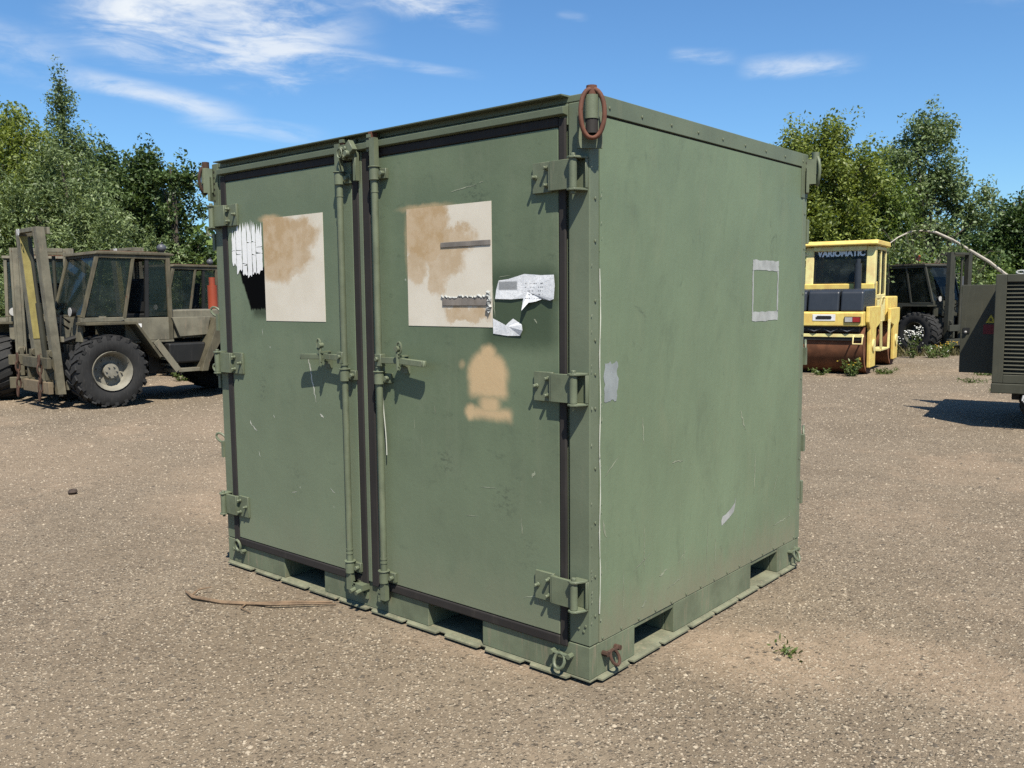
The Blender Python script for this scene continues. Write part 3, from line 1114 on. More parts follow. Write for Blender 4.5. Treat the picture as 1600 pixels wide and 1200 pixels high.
def far_wood():
    """low belt of woodland far behind the yard, reads as one mass"""
    n = 26000
    f = 62+10*RNG.random(n)
    r = (RNG.random(n)-.5)*190
    top = 4.2+1.6*np.sin(r*.21)+1.1*np.sin(r*.57+1)+.7*np.sin(r*1.3)
    z = top*RNG.random(n)**.7
    P = np.stack([CX+syw*r+cyw*f, CY-cyw*r+syw*f, np.maximum(z, .1)], 1)
    o = leaf_mesh('far_wood', P, np.array([0, 0, .8]), .42, .6, RNG.random(n), LEAF['mid'], None)
    o['label'] = 'far belt of low woodland beyond the yard'
    o['category'] = 'wood'


far_wood()


def grass_strip():
    """rough grass and weeds along the edge of the yard, uncountable"""
    n = 15000
    side = RNG.random(n)
    r = np.where(side < .55, 6.5+RNG.random(n)*14, -24+RNG.random(n)*15)
    f = np.where(side < .55, 22.4+RNG.random(n)**1.5*5+(r-10)*.12, 21.5+RNG.random(n)**1.4*6)
    h = .05+.28*RNG.random(n)**2
    x = CX+syw*r+cyw*f
    y = CY-cyw*r+syw*f
    a = RNG.random(n)*6.28
    w = .012+.02*RNG.random(n)
    V = np.zeros((n, 3, 3))
    V[:, 0] = np.stack([x-np.cos(a)*w, y-np.sin(a)*w, np.zeros(n)], 1)
    V[:, 1] = np.stack([x+np.cos(a)*w, y+np.sin(a)*w, np.zeros(n)], 1)
    V[:, 2] = np.stack([x+RNG.normal(size=n)*h*.4, y+RNG.normal(size=n)*h*.4, h], 1)
    me = bpy.data.meshes.new('rough_grass')
    fill_mesh(me, V.reshape(-1, 3), np.arange(n*3).reshape(n, 3), RNG.random(n))
    me.materials.append(LEAF['dry'])
    o = bpy.data.objects.new('rough_grass', me)
    COL.objects.link(o)
    o['kind'] = 'stuff'
    o['label'] = 'dry rough grass along the edge of the yard'
    o['category'] = 'grass'


grass_strip()


# ================================================================== CONTAINER
W, D, H = 2.748, 2.168, 2.44
BZ = .17      # top of the base frame


def container():
    T = thing('storage_container', 'large worn green metal container with double doors standing in the middle of the yard', 'container', (0, 0, 0))
    # body shell behind the doors
    MB().box(-W+.012, -.012, .012, D-.012, BZ+.002, H-.03).build('body', M['green'], T)
    MB().box(-W, 0, 0.002, D, H-.028, H).build('roof', M['green'], T, bevel=.003)
    # corner posts
    for (x0, x1, y0, y1) in ((-.105, 0, 0, .066), (-W, -W+.09, 0, .066), (-.02, .004, D-.055, D), (-W, -W+.02, D-.055, D)):
        MB().box(x0, x1, y0, y1, BZ+.004, H-.030).build('corner_post', M['green'], T, bevel=.004)
    # header with a projecting rain lip
    MB().box(-W+.092, -.107, .0, .03, 2.325, H-.03).build('header_beam', M['green'], T, bevel=.003)
    MB().prism([(0.0, 2.434), (-.048, 2.4345), (-.049, 2.4395), (.05, 2.4435)], 'x', -W+.085, -.104).build('rain_lip', M['green'], T)
    MB().prism([(-.001, 2.362), (-.032, 2.366), (-.035, 2.394), (-.001, 2.402)], 'x', -W+.092, -.107).build('header_trim', M['green'], T, bevel=.002)

    # ---- base frame with fork pockets
    mb = MB()
    for (a, b_) in ((-W, -2.16), (-1.79, -.97), (-.61, 0)):
        mb.box(a, b_, 0, .05, .028, BZ)
    for x in (-2.16, -1.79, -.97, -.61):
        s_ = -.006 if x in (-2.16, -.97) else .006
        mb.box(min(x, x+s_), max(x, x+s_), .05, D-.06, .028, BZ-.002)
    mb.box(-2.16, -1.79, .004, .05, BZ-.016, BZ)
    mb.box(-.97, -.61, .004, .05, BZ-.016, BZ)
    mb.build('front_base_beam', M['green_base'], T, bevel=.003)
    mb = MB()
    for (a, b_) in ((.052, .345), (.69, 1.52), (1.87, D)):
        mb.box(-.05, 0, a, b_, .028, BZ)
    mb.box(-.05, -.004, .345, .69, BZ-.02, BZ)
    mb.box(-.05, -.004, 1.52, 1.87, BZ-.02, BZ)
    for y in (.339, .69, 1.514, 1.87):
        mb.box(-.5, -.052, y, y+.006, .028, BZ-.002)
    mb.build('side_base_beam', M['green_base'], T, bevel=.003)
    mb = MB()
    mb.box(-W, -W+.05, .052, D, .028, BZ).box(-W+.052, -.052, D-.05, D, .028, BZ)
    mb.build('rear_base_beam', M['green'], T)
    # inset block, black to paint shade under the skid, then its floor plate
    MB().box(-W+.03, -.03, .03, D-.03, .0, .017).build('skid_plate', M['machine_black'], T)
    MB().box(-W-.004, .004, -.004, D+.004, .018, .0275).build('skid_plate', M['green_dusty'], T, bevel=.003)
    # sloping tabs round the skid
    fr = [(-2.766, -2.499), (-2.472, -2.223), (-2.21, -1.959), (-1.941, -1.689), (-1.678, -1.433), (-1.407, -1.151), (-1.137, -.912), (-.868, -.636), (-.604, -.371), (-.334, -.113)]
    sd = [(.105, .338), (.354, .61), (.622, .88), (.893, 1.143), (1.15, 1.415), (1.423, 1.671), (1.688, 1.958), (1.962, 2.2)]
    so = .026
    for (a, b_) in fr:
        a = max(a + (2.07-a)/2.9*so*.8, -W)
        b_ = b_ + (2.07-b_)/2.9*so*.8
        q = MB()
        q.v = [(a, -.005, .026), (b_, -.005, .026), (b_-.010, -so, .022), (a+.010, -so, .022), (a, -.005, .0185), (b_, -.005, .0185), (b_-.010, -so, .0145), (a+.010, -so, .0145)]
        q.f = [(0, 1, 2, 3), (4, 7, 6, 5), (3, 2, 6, 7), (0, 3, 7, 4), (1, 5, 6, 2), (0, 4, 5, 1)]
        q.build('skid_tab', M['green_dusty'], T)
    for (a, b_) in sd:
        a = a-(a+2.9)*.019
        b_ = b_-(b_+2.9)*.019
        q = MB()
        q.v = [(.005, a, .026), (.005, b_, .026), (so, b_-.010, .022), (so, a+.010, .022), (.005, a, .0185), (.005, b_, .0185), (so, b_-.010, .0145), (so, a+.010, .0145)]
        q.f = [(0, 3, 2, 1), (4, 5, 6, 7), (3, 7, 6, 2), (0, 4, 7, 3), (1, 2, 6, 5), (0, 1, 5, 4)]
        q.build('skid_tab', M['green_dusty'], T)

    # ---- side panel
    sp = MB().box(-.012, .001, .068, D-.057, BZ+.004, 2.355).build('side_panel', M['panel'], T)
    MB().box(-.02, .006, .06, D, 2.364, H-.001).build('roof_flange', M['green'], T, bevel=.002)
    MB().box(-.02, -.004, .06, D, 2.356, 2.363).build('flange_gap', M['rubber'], T)
    # rivets (individual rows)
    rv = MB().ball((0, 0, 0), .0066, 8, (.6, 1, 1)).build('rivet', M['green_hw'], T, True)
    rv.location = (.003, .036, .30)
    k = 0
    for z in (.47, .70, .93, 1.18, 1.32, 1.46, 1.62, 1.86, 2.03):
        share(rv, T, (.003, .036, z))
    for i in range(9):
        share(rv, T, (.008, .13+i*.245, 2.395))
    for i in range(15):
        share(rv, T, (.003, .09+i*.143, BZ+.018))
    for z in (.42, .66, .9, 1.14, 1.4, 1.64, 1.9, 2.1):
        share(rv, T, (.006, D-.028, z))
    for (x, z) in ((-.03, .235), (-.055, .245), (-.022, 2.14), (-.085, 2.13), (-.02, .26)):
        c = share(rv, T, (x, -.002, z), (0, 0, R(90)))
    # sealant bead along the front edge of the side panel
    pts = [(.002, .070+.003*math.sin(z*17), z) for z in np.linspace(.3, 1.75, 30)]
    MB().tube(pts, [.0026+.0008*math.sin(i*2.1) for i in range(30)], 5).build('sealant_bead', M['sealant'], T)

    def blotch(pts, off, plane):
        return [((p[0], off, p[1]) if plane == 'y' else (off, p[0], p[1])) for p in pts]

    def ragged(u0, u1, v0, v1, jag, n=7):
        """rectangle with a torn outline"""
        pts = []
        for i in range(n):
            pts.append((u0+(u1-u0)*i/n, v0+random.uniform(-jag, jag)))
        for i in range(n):
            pts.append((u1+random.uniform(-jag, jag), v0+(v1-v0)*i/n))
        for i in range(n):
            pts.append((u1-(u1-u0)*i/n, v1+random.uniform(-jag, jag)))
        for i in range(n):
            pts.append((u0+random.uniform(-jag, jag), v1-(v1-v0)*i/n))
        return pts
    # taped rectangle on the side panel
    for (u0, u1, v0, v1) in ((1.475, 1.80, 1.765, 1.82), (1.475, 1.80, 1.495, 1.545), (1.475, 1.487, 1.545, 1.765), (1.785, 1.80, 1.545, 1.765)):
        MB().poly(blotch(ragged(u0, u1, v0, v1, .004, 8), .0025, 'x')).build('tape_strip', M['tape'], sp)
    MB().poly(blotch(ragged(.10, .20, 1.20, 1.36, .008, 9), .0022, 'x')).build('primer_smear', M['grey_smear'], sp)
    MB().poly(blotch([(1.165, .452), (1.20, .462), (1.25, .478), (1.30, .50), (1.315, .535), (1.32, .575), (1.308, .545), (1.27, .525), (1.21, .503), (1.175, .50), (1.16, .48)], .0022, 'x')).build('scuff', M['tape'], sp)
    # bare scratches on the side
    mb = MB()

    def scratch(mb, p0, p1, w, off, plane):
        du, dv = p1[0]-p0[0], p1[1]-p0[1]
        L = math.hypot(du, dv)
        nu, nv = -dv/L, du/L
        a, b_ = [], []
        w *= .7
        n = max(4, int(L/.012))
        for i in range(n+1):
            q = i/n
            ww = w*(.25+.75*math.sin(math.pi*min(1, q*1.02+.02)))*random.uniform(.5, 1.1)
            j = random.uniform(-.35, .35)*w
            u, v = p0[0]+du*q, p0[1]+dv*q
            a.append((u+nu*(ww/2+j), v+nv*(ww/2+j)))
            b_.append((u-nu*(ww/2-j), v-nv*(ww/2-j)))
        for i in range(n):
            mb.poly(blotch([a[i], a[i+1], b_[i+1], b_[i]], off, plane))
    for s_ in [((1.17, .47), (1.32, .535), .028), ((.66, .86), (.76, .855), .016), ((.40, 1.10), (.41, .98), .012), ((1.36, 1.03), (1.42, .92), .018), ((1.55, .78), (1.54, .55), .014),
               ((.10, .88), (.22, .96), .008), ((.09, .70), (.115, .62), .022), ((.33, .42), (.48, .47), .007), ((.72, .36), (.80, .41), .010), ((.55, .34), (.62, .36), .02),
               ((1.02, .50), (1.0, .22), .007), ((1.10, .40), (1.10, .24), .009), ((1.46, .47), (1.40, .22), .006), ((1.80, .32), (2.02, .335), .012), ((2.02, .33), (2.03, .37), .012),
               ((.42, .62), (.42, .38), .006), ((.78, .50), (.78, .30), .005), ((1.85, .62), (1.78, .50), .008), ((.25, .45), (.25, .25), .005), ((.62, .26), (.80, .29), .009), ((.40, .235), (.44, .255), .03)]:
        scratch(mb, s_[0], s_[1], s_[2], .0021, 'x')
    for k in range(46):
        z = random.uniform(.2, 2.2)
        q = random.uniform(.003, .009)
        u0 = random.choice((random.uniform(.001, .006), random.uniform(.062, .078)))
        mb.poly(blotch([(u0, z), (u0+q*.7, z+q*.2), (u0+q*.8, z+q*random.uniform(.8, 2.2)), (u0+q*.2, z+q*1.1)], .0063, 'x'))
    o = mb.build('scratches', M['scratch'], sp)
    o['kind'] = 'stuff'

    # ---- tie-down rings on the base
    def ring(x, z, face, tilt, mat):
        mb = MB()
        a = .034
        up_ = []
        for i in range(13):
            t = math.pi*2*i/12
            up_.append((a*.8*math.cos(t), a*math.sin(t)))
        pts = []
        ct, st = math.cos(tilt), math.sin(tilt)
        for (u, v) in up_[:-1]:
            vv = v-.03 if tilt < 1.5 else v+.03
            out = .018+abs(vv)*(st if tilt < 1.5 else .15)
            if face == 'y':
                pts.append((x+u, -out, z+vv*(ct if tilt < 1.5 else 1)))
            else:
                pts.append((out, x+u, z+vv*ct))
        mb.tube(pts, .0075, 7, closed=True)
        for s_ in (-1, 1):
            if face == 'y':
                mb.cyl((x+s_*.046, .002, z), (x+s_*.046, -.03, z), .012, n=8)
                mb.cyl((x+s_*.046, -.018, z), (x+s_*.012, -.018, z), .008, n=8)
            else:
                mb.cyl((-.002, x+s_*.046, z), (.03, x+s_*.046, z), .012, n=8)
                mb.cyl((.018, x+s_*.046, z), (.018, x+s_*.012, z), .008, n=8)
        return mb.build('tie_down_ring', mat, T, True)
    ring(-.14, .115, 'y', .35, M['green_hw'])
    ring(-W+.14, .115, 'y', 2.6, M['green_hw'])
    ring(.14, .12, 'x', .5, M['rust_dark'])
    ring(D-.10, .115, 'x', .5, M['green_hw'])

    # ---- lifting gear on the top corners
    def lift(cx_, cy_, dx, dy, ringmat, k=1.0):
        d = Vector((dx, dy, 0)).normalized()
        s_ = Vector((-d.y, d.x, 0))
        c = Vector((cx_, cy_, 0))
        mb = MB()
        mb.cyl(c+d*.045+Vector((0, 0, 2.325)), c+d*.045+Vector((0, 0, 2.415)), .029, n=16)
        mb.obox(c+d*.02+Vector((0, 0, 2.34)), d*.03, s_*.028, (0, 0, .07))
        mb.obox(c+d*.005+Vector((0, 0, 2.29)), d*.008, s_*.05, (0, 0, .07))
        mb.build('lifting_lug', M['green_hw'], T, True)
        MB().cyl(c+d*.045+Vector((0, 0, 2.27)), c+d*.045+Vector((0, 0, 2.324)), .026, n=14).build('lug_socket', M['rubber'], T, True)
        MB().cyl(c+d*.045+Vector((0, 0, 2.41)), c+d*.045+Vector((0, 0, 2.452)), .021, n=12).build('lug_pin', ringmat, T, True)
        pts = []
        for i in range(28):
            t = 2*math.pi*i/28
            u = .047*math.cos(t)
            u = k*math.copysign(abs(u)**.85*.047**.15, u)
            pts.append(c+d*(.062+.02*math.cos(t*2)*.3)+s_*u+Vector((0, 0, 2.345+.092*k*math.sin(t))))
        MB().tube(pts, .0095, 10, closed=True).build('lifting_ring', ringmat, T, True)
    lift(0, 0, 1, -1, M['rust'])
    lift(-W, 0, -.86, -.52, M['rust_dark'], .85)
    lift(0, D, .93, .40, M['green_hw'], .85)
    # drilled angle plates on the far top corners
    for (x0, x1, y0, y1) in ((.0, .007, D-.085, D+.0), (-W+.002, -W+.06, -.007, 0)):
        MB().box(x0, x1, y0, y1, 2.19, H-.004).build('corner_plate', M['green_hw'], T, bevel=.002)
    mb = MB()
    for i in range(6):
        z = 2.22+i*.034
        mb.cyl((.008, D-.03, z), (.0075, D-.03, z), .007, n=8)
        mb.cyl((-W+.022, -.008, z), (-W+.022, -.0075, z), .007, n=8)
    mb.build('bolt_holes', M['rubber'], T)['kind'] = 'stuff'
    # latches that stick out beyond the left and rear edges
    def latch(x, y, z, dx, dy, mat=M['green_hw']):
        d = Vector((dx, dy, 0))
        s_ = Vector((-dy, dx, 0))
        c = Vector((x, y, z))
        mb = MB()
        mb.obox(c+d*.012, d*.012, s_*.03, (0, 0, .05))
        mb.bar(c+d*.02+Vector((0, 0, -.03)), c+d*.05+Vector((0, 0, .01)), .012, .012)
        pts = []
        for i in range(12):
            t = 2*math.pi*i/12
            pts.append(c+d*(.068+.034*math.cos(t))+s_*(.014*math.cos(t))+Vector((0, 0, .062+.026*math.sin(t)+.012*math.cos(t))))
        mb.tube(pts, .0075, 6, closed=True)
        mb.cyl(c+d*.03+Vector((0, 0, -.05)), c+d*.03+Vector((0, 0, .05)), .008, n=8)
        mb.build('edge_latch', mat, T, True)
    for z in (1.98, 1.50, 1.15, .72):
        latch(-W, .022, z, -1, 0)
    for z in (1.27, .75):
        latch(-.012, D, z, 0, 1)
    for z in (2.0, .45):
        MB().box(-.06, .012, D, D+.025, z-.07, z+.07).build('rear_hinge', M['green_hw'], T, bevel=.003)

    # ---- doors
    doors = {}
    for side, (x0, x1) in (('l', (-2.60, -1.455)), ('r', (-1.315, -.148))):
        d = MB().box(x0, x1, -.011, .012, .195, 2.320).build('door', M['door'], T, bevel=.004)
        d['label'] = 'left door with a flaked white patch and a black sprayed square' if side == 'l' else 'right door with torn paper labels and a tan sprayed shape'
        doors[side] = d
        # gasket: four strips of square rubber
        gx0, gx1 = (-2.655, x0-.002) if side == 'l' else (x0-.058, x0-.002)
        hx0, hx1 = (x1+.002, x1+.050) if side == 'l' else (x1+.002, x1+.038)
        mb = MB()
        mb.box(gx0, gx1, -.0145, .0, .15, 2.355)
        mb.box(hx0, hx1, -.0145, .0, .15, 2.355)
        for (q0, q1) in ((2.322, 2.3615), (.148, .192)):
            mb.box(gx1+.0005, hx0-.0005, -.014, .0, q0, q1)
        mb.build('gasket', M['rubber'], d, bevel=.007, seg=3)
    MB().box(-1.402, -1.374, -.012, .0, .17, 2.36).build('centre_strip', M['green'], T, bevel=.003)
    dl, dr = doors['l'], doors['r']

    # hinges
    def hinge(z, sgn, d):
        """sgn +1: hinge on the right edge; -1 mirrored to the left edge"""
        X = (lambda a: a) if sgn > 0 else (lambda a: -W-a)

        def bx(mb, a, b_, y0, y1, z0, z1):
            mb.box(min(X(a), X(b_)), max(X(a), X(b_)), y0, y1, z0, z1)
        mb = MB()
        z0, z1 = z-.062, z+.062
        bx(mb, -.272, -.172, -.026, -.0115, z0, z1)
        bx(mb, -.170, -.062, -.044, -.030, z0+.003, z1-.003)
        bx(mb, -.180, -.150, -.040, -.022, z0+.004, z1-.004)
        mb.cyl((X(-.046), -.05, z0+.004), (X(-.046), -.05, z1-.004), .0165, n=14)
        # U bracket on the post
        fl = [(X(-.066), -.001), (X(-.066), -.066), (X(-.046), -.074), (X(-.026), -.066), (X(-.006), -.022), (X(-.006), -.001)]
        mb.prism(fl, 'z', z1-.005, z1+.004)
        mb.prism(fl, 'z', z0-.006, z0+.003)
        bx(mb, -.060, -.004, -.006, -.001, z0+.0035, z1-.0055)
        bx(mb, -.010, -.004, -.020, -.0065, z0+.0035, z1-.0055)
        mb.cyl((X(-.046), -.05, z1), (X(-.046), -.05, z1+.016), .011, n=8)
        mb.cyl((X(-.046), -.05, z0-.02), (X(-.046), -.05, z0), .009, n=8)
        for (a, zz) in ((-.195, z+.035), (-.195, z-.035), (-.255, z+.002)):
            mb.cyl((X(a), -.026, zz), (X(a), -.052, zz), .0075, n=8)
            mb.cyl((X(a), -.026, zz), (X(a), -.033, zz), .011, n=8)
        return mb.build('hinge', M['green_hw'], d, True, bevel=.0015, seg=1)
    for z in (2.125, 1.262, .398):
        hinge(z, 1, dr)
        hinge(z, -1, dl)

    # lock rods, brackets, handles
    def lock(x, d, sg):
        y = -.047
        rod = MB()
        rod.cyl((x, y, .25), (x, y, 2.27), .0165, n=14)
        rod.obox((x, y, 2.32), (.018, 0, 0), (0, .014, 0), (0, 0, .085))
        rod.obox((x, y, .165), (.018, 0, 0), (0, .014, 0), (0, 0, .05))
        for (z, rr) in ((2.15, .0185), (.33, .0185), (.31, .019), (1.30, .021)):
            rod.cyl((x, y, z-.004), (x, y, z+.004), rr, n=14)
        # cams at both ends
        rod.obox((x+sg*.026, y+.012, 2.385), (.024, 0, 0), (0, .016, 0), (0, 0, .014))
        rod.obox((x+sg*.026, y+.012, .14), (.022, 0, 0), (0, .016, 0), (0, 0, .02))
        rod.build('lock_rod', M['green_hw'], d, True)
        for z in (2.235, 1.245, .235):
            mb = MB()
            mb.cyl((x, y, z-.03), (x, y, z+.03), .0255, n=16)
            mb.cyl((x, y, z+.03), (x, y, z+.035), .031, n=16)
            mb.box(x-.02, x+.062, -.03, -.0115, z-.024, z+.024)
            mb.cyl((x+.045, -.03, z), (x+.045, -.052, z), .012, n=8)
            mb.build('rod_bracket', M['green_hw'], d, True, bevel=.0015, seg=1)
        # keepers on header and sill
        mb = MB()
        for zz in (2.395, .13):
            mb.box(x+sg*.03-.014, x+sg*.03+.014, -.055, -.004, zz-.03, zz-.012)
            mb.box(x+sg*.03-.014, x+sg*.03+.014, -.055, -.004, zz+.014, zz+.03)
            mb.cyl((x+sg*.07, -.003, zz), (x+sg*.07, -.03, zz), .013, n=8)
            mb.cyl((x+sg*.07, -.003, zz-.035), (x+sg*.07, -.026, zz-.035), .011, n=8)
            mb.box(min(x+sg*.052, x+sg*.09), max(x+sg*.052, x+sg*.09), -.012, -.0, zz-.06, zz+.03)
        mb.build('rod_keeper', M['green_hw'], d, True)
        # handle
        h = MB()
        hx = -1 if sg > 0 else 1     # left door's handle reaches left, right door's right
        h.obox((x+hx*.014, y-.005, 1.335), (.022, 0, 0), (0, .017, 0), (0, 0, .030))
        h.bar((x+hx*.02, y-.012, 1.335), (x+hx*.17, y-.008, 1.337), .012, .030)
        h.bar((x+hx*.16, y-.010, 1.337), (x+hx*.335, y-.016, 1.330), .026, .028)
        h.cyl((x+hx*.335, y-.016, 1.344), (x+hx*.335, y-.016, 1.316), .0128, n=12)
        h.cyl((x+hx*.012, y-.02, 1.34), (x+hx*.012, y-.034, 1.34), .011, n=8)
        h.build('lock_handle', M['green_hw'], d, True, bevel=.002, seg=1)
        c = MB()
        hxp = x+hx*.165
        c.box(hxp-.022, hxp+.022, -.03, -.0115, 1.275, 1.33)
        c.box(hxp-.012, hxp+.012, -.078, -.0115, 1.356, 1.363)
        c.box(hxp-.010, hxp+.010, -.078, -.0115, 1.308, 1.314)
        c.cyl((hxp, -.073, 1.295), (hxp, -.073, 1.405), .008, n=8)
        c.cyl((hxp, -.058, 1.395), (hxp, -.085, 1.395), .014, n=10)
        pts = [(hxp+hx*(.012+.016*math.cos(t)), -.073, 1.40+.028*math.sin(t)) for t in np.linspace(0, 2*math.pi, 14)[:-1]]
        c.tube(pts, .005, 6, closed=True)
        c.build('handle_catch', M['green_hw'], d, True)
    lock(-1.505, dl, 1)
    lock(-1.238, dr, -1)
    # heavy hasp at the top centre and clamp at the foot
    mb = MB()
    mb.obox((-1.43, -.03, 2.352), (.045, 0, 0), (0, .02, 0), (0, 0, .028))
    mb.obox((-1.395, -.062, 2.372), (.020, 0, .016), (0, .016, 0), (-.016, 0, .024))
    mb.cyl((-1.46, -.05, 2.375), (-1.46, -.075, 2.375), .012, n=8)
    mb.cyl((-1.44, -.05, 2.335), (-1.44, -.08, 2.335), .012, n=8)
    mb.cyl((-1.418, -.05, 2.372), (-1.418, -.085, 2.372), .011, n=8)
    mb.obox((-1.388, -.035, 2.285), (.010, 0, 0), (0, .014, 0), (0, 0, .07))
    mb.cyl((-1.40, -.05, 2.345), (-1.40, -.095, 2.345), .016, n=10)
    mb.tube([(-1.452+.018*math.cos(t), -.085, 2.352+.024*math.sin(t)) for t in np.linspace(0, 2*math.pi, 12)[:-1]], .005, 6, closed=True)
    mb.build('door_hasp', M['green_hw'], T, True, bevel=.003, seg=1)
    mb = MB()
    mb.box(-1.475, -1.405, -.055, -.004, .125, .155)
    for x in (-1.465, -1.42):
        mb.cyl((x, -.05, .125), (x, -.085, .12), .012, n=8)
    mb.build('door_clamp', M['green_hw'], T, True)
    for (x, z) in ((-1.478, 2.40), (-1.262, 2.415)):
        MB().box(x-.013, x+.013, -.05, -.012, z-.03, z+.022).build('cam_block', M['rust'], T, bevel=.002)

    # plates and marks on the left door
    MB().box(-2.235, -1.695, -.0128, -.0105, 1.515, 2.085).build('cream_patch', M['cream_l'], dl)
    # flaked white patch: separate vertical flakes
    xs = [-2.558, -2.512, -2.452, -2.40, -2.352, -2.312, -2.248]
    tops = [2.02, 2.052, 2.058, 2.070, 2.062, 2.05]
    bots = [1.845, 1.80, 1.775, 1.772, 1.785, 1.795]
    rf = random.Random(21)
    for i in range(6):
        a, b_ = xs[i]+.0011, xs[i+1]-.0011
        zs = [tops[i]]
        for q in sorted([rf.uniform(.35, .9) for _ in range(rf.choice((1, 2)))]):
            zs.append(tops[i]+(bots[i]-tops[i])*q)
        zs.append(bots[i])
        lean = 0.0
        for k in range(len(zs)-1):
            last = k == len(zs)-2
            t1 = zs[k]-.0012
            t0 = zs[k+1]+.0012
            n = 9
            P = []
            wl = wr = 0.0
            tilt_ = rf.uniform(-.012, .012)
            # bottom edge
            m_ = 5 if last else 3
            for q in range(m_+1):
                P.append((a+(b_-a)*q/m_, t0+tilt_*(q/m_-.5)+(rf.uniform(-.018, .012) if last else rf.uniform(-.0015, .0015))))
            for q in range(1, n):
                wr = max(0, min(.006, wr+rf.uniform(-.0022, .0022)))
                P.append((b_-wr, t0+(t1-t0)*q/n))
            if k == 0:
                # two or three brush points with deep notches between
                m_ = rf.choice((2, 3))
                for q in range(m_):
                    u1 = b_-(b_-a)*(q+.15+.2*rf.random())/m_
                    u2 = b_-(b_-a)*(q+.85)/m_
                    P.append((u1, t1+rf.uniform(.0, .028)))
                    P.append((u2, t1-rf.uniform(.01, .055)))
            else:
                for q in range(4):
                    P.append((b_-(b_-a)*q/3, t1+rf.uniform(-.0015, .0015)))
            for q in range(1, n):
                wl = max(0, min(.006, wl+rf.uniform(-.0022, .0022)))
                P.append((a+wl, t1-(t1-t0)*q/n-(.05 if k == 0 and q == 0 else 0)))
            MB().poly([(x, -.0135, z) for (x, z) in P]).build('paint_flake', M['white_flake'], dl)
    # plates and marks on the right door
    MB().box(-1.055, -.515, -.0128, -.0105, 1.505, 2.055).build('cream_patch', M['cream_r'], dr)
    MB().box(-.828, -.52, -.0165, -.0125, 1.865, 1.889).build('card_slot', M['slot'], dr, bevel=.002)
    MB().box(-.822, -.53, -.017, -.0125, 1.600, 1.636).build('card_slot', M['slot'], dr, bevel=.002)
    mb = MB()
    mb.tube([(-.826+.0075*i*1.02, -.0145, 1.640+random.uniform(-.006, .008)) for i in range(40)], [.004+.003*random.random() for _ in range(40)], 5)
    mb.tube([(-.535+random.uniform(-.012, .012), -.0145, 1.66-.004*i) for i in range(24)], [.006+.004*random.random() for _ in range(24)], 5)
    mb.build('glue_residue', M['tape'], dr)['kind'] = 'stuff'

    def sheet(poly, name, mat, curl):
        """paper with a curled free corner; poly in (x, z)"""
        mb = MB()
        cx_ = sum(p[0] for p in poly)/len(poly)
        cz_ = sum(p[1] for p in poly)/len(poly)
        pts = [(cx_, -.0150, cz_)]
        for (x, z) in poly:
            pts.append((x, -.0138-curl(x, z), z))
        n = len(poly)
        mb._add(pts, [(0, 1+i, 1+(i+1) % n) for i in range(n)])
        o = mb.build(name, mat, dr)
        sm = o.modifiers.new('thick', 'SOLIDIFY')
        sm.thickness = .0006
        return o
    sheet([(-.495, 1.630), (-.40, 1.628), (-.335, 1.632), (-.325, 1.58), (-.30, 1.613), (-.262, 1.618), (-.232, 1.628), (-.185, 1.622), (-.163, 1.628), (-.160, 1.685), (-.165, 1.728), (-.24, 1.728),
           (-.33, 1.735), (-.42, 1.715), (-.475, 1.71), (-.49, 1.67)], 'paper_label', M['sticker'], lambda x, z: max(0, (1.635-z))*.5+max(0, x+.2)*.25)
    sheet([(-.51, 1.478), (-.43, 1.470), (-.355, 1.472), (-.335, 1.495), (-.34, 1.52), (-.365, 1.53), (-.395, 1.545), (-.425, 1.525), (-.45, 1.505), (-.47, 1.51), (-.485, 1.535), (-.512, 1.545)],
          'torn_label', M['sticker'], lambda x, z: max(0, x+.36)*.4)
    mb = MB()
    for s_ in [((-.76, 2.113), (-.60, 2.133), .007), ((-.585, 2.137), (-.56, 2.142), .007), ((-.515, 1.70), (-.50, 1.55), .01), ((-.475, 1.725), (-.41, 1.73), .005), ((-.28, 1.545), (-.265, 1.525), .012)]:
        scratch(mb, s_[0], s_[1], s_[2], -.0118, 'y')
    for s_ in [((-.35, .315), (-.25, .345), .01), ((-.27, .35), (-.265, .29), .008), ((-.36, .67), (-.355, .60), .01), ((-.98, .98), (-.98, .90), .004), ((-.89, 1.13), (-.885, 1.09), .006), ((-1.03, 1.06), (-1.03, 1.0), .004),
               ((-.30, .86), (-.28, .89), .02), ((-.70, .63), (-.62, .64), .006), ((-.60, .78), (-.5, .785), .005)]:
        scratch(mb, s_[0], s_[1], s_[2], -.0118, 'y')
    mb.build('scratches', M['scratch'], dr)['kind'] = 'stuff'
    mb = MB()
    for s_ in [((-1.86, 1.33), (-1.80, 1.08), .017), ((-1.77, 1.02), (-1.74, 1.0), .02), ((-2.42, .90), (-2.37, .87), .012), ((-2.44, .925), (-2.42, .90), .02), ((-2.2, .98), (-2.19, .96), .008), ((-2.36, .75), (-2.35, .72), .008),
               ((-2.05, .55), (-2.0, .56), .006), ((-1.7, .62), (-1.66, .60), .006), ((-2.28, 1.47), (-2.275, 1.43), .006)]:
        scratch(mb, s_[0], s_[1], s_[2], -.0118, 'y')
    mb.build('scratches', M['scratch_bright'], dl)['kind'] = 'stuff'
    # loose white string by the right rod
    MB().tube([(-1.225+.012*math.sin(z*9), -.032, z) for z in np.linspace(1.20, .86, 14)], .0028, 5).build('cord_end', M['sealant'], dr)
    return T


container()


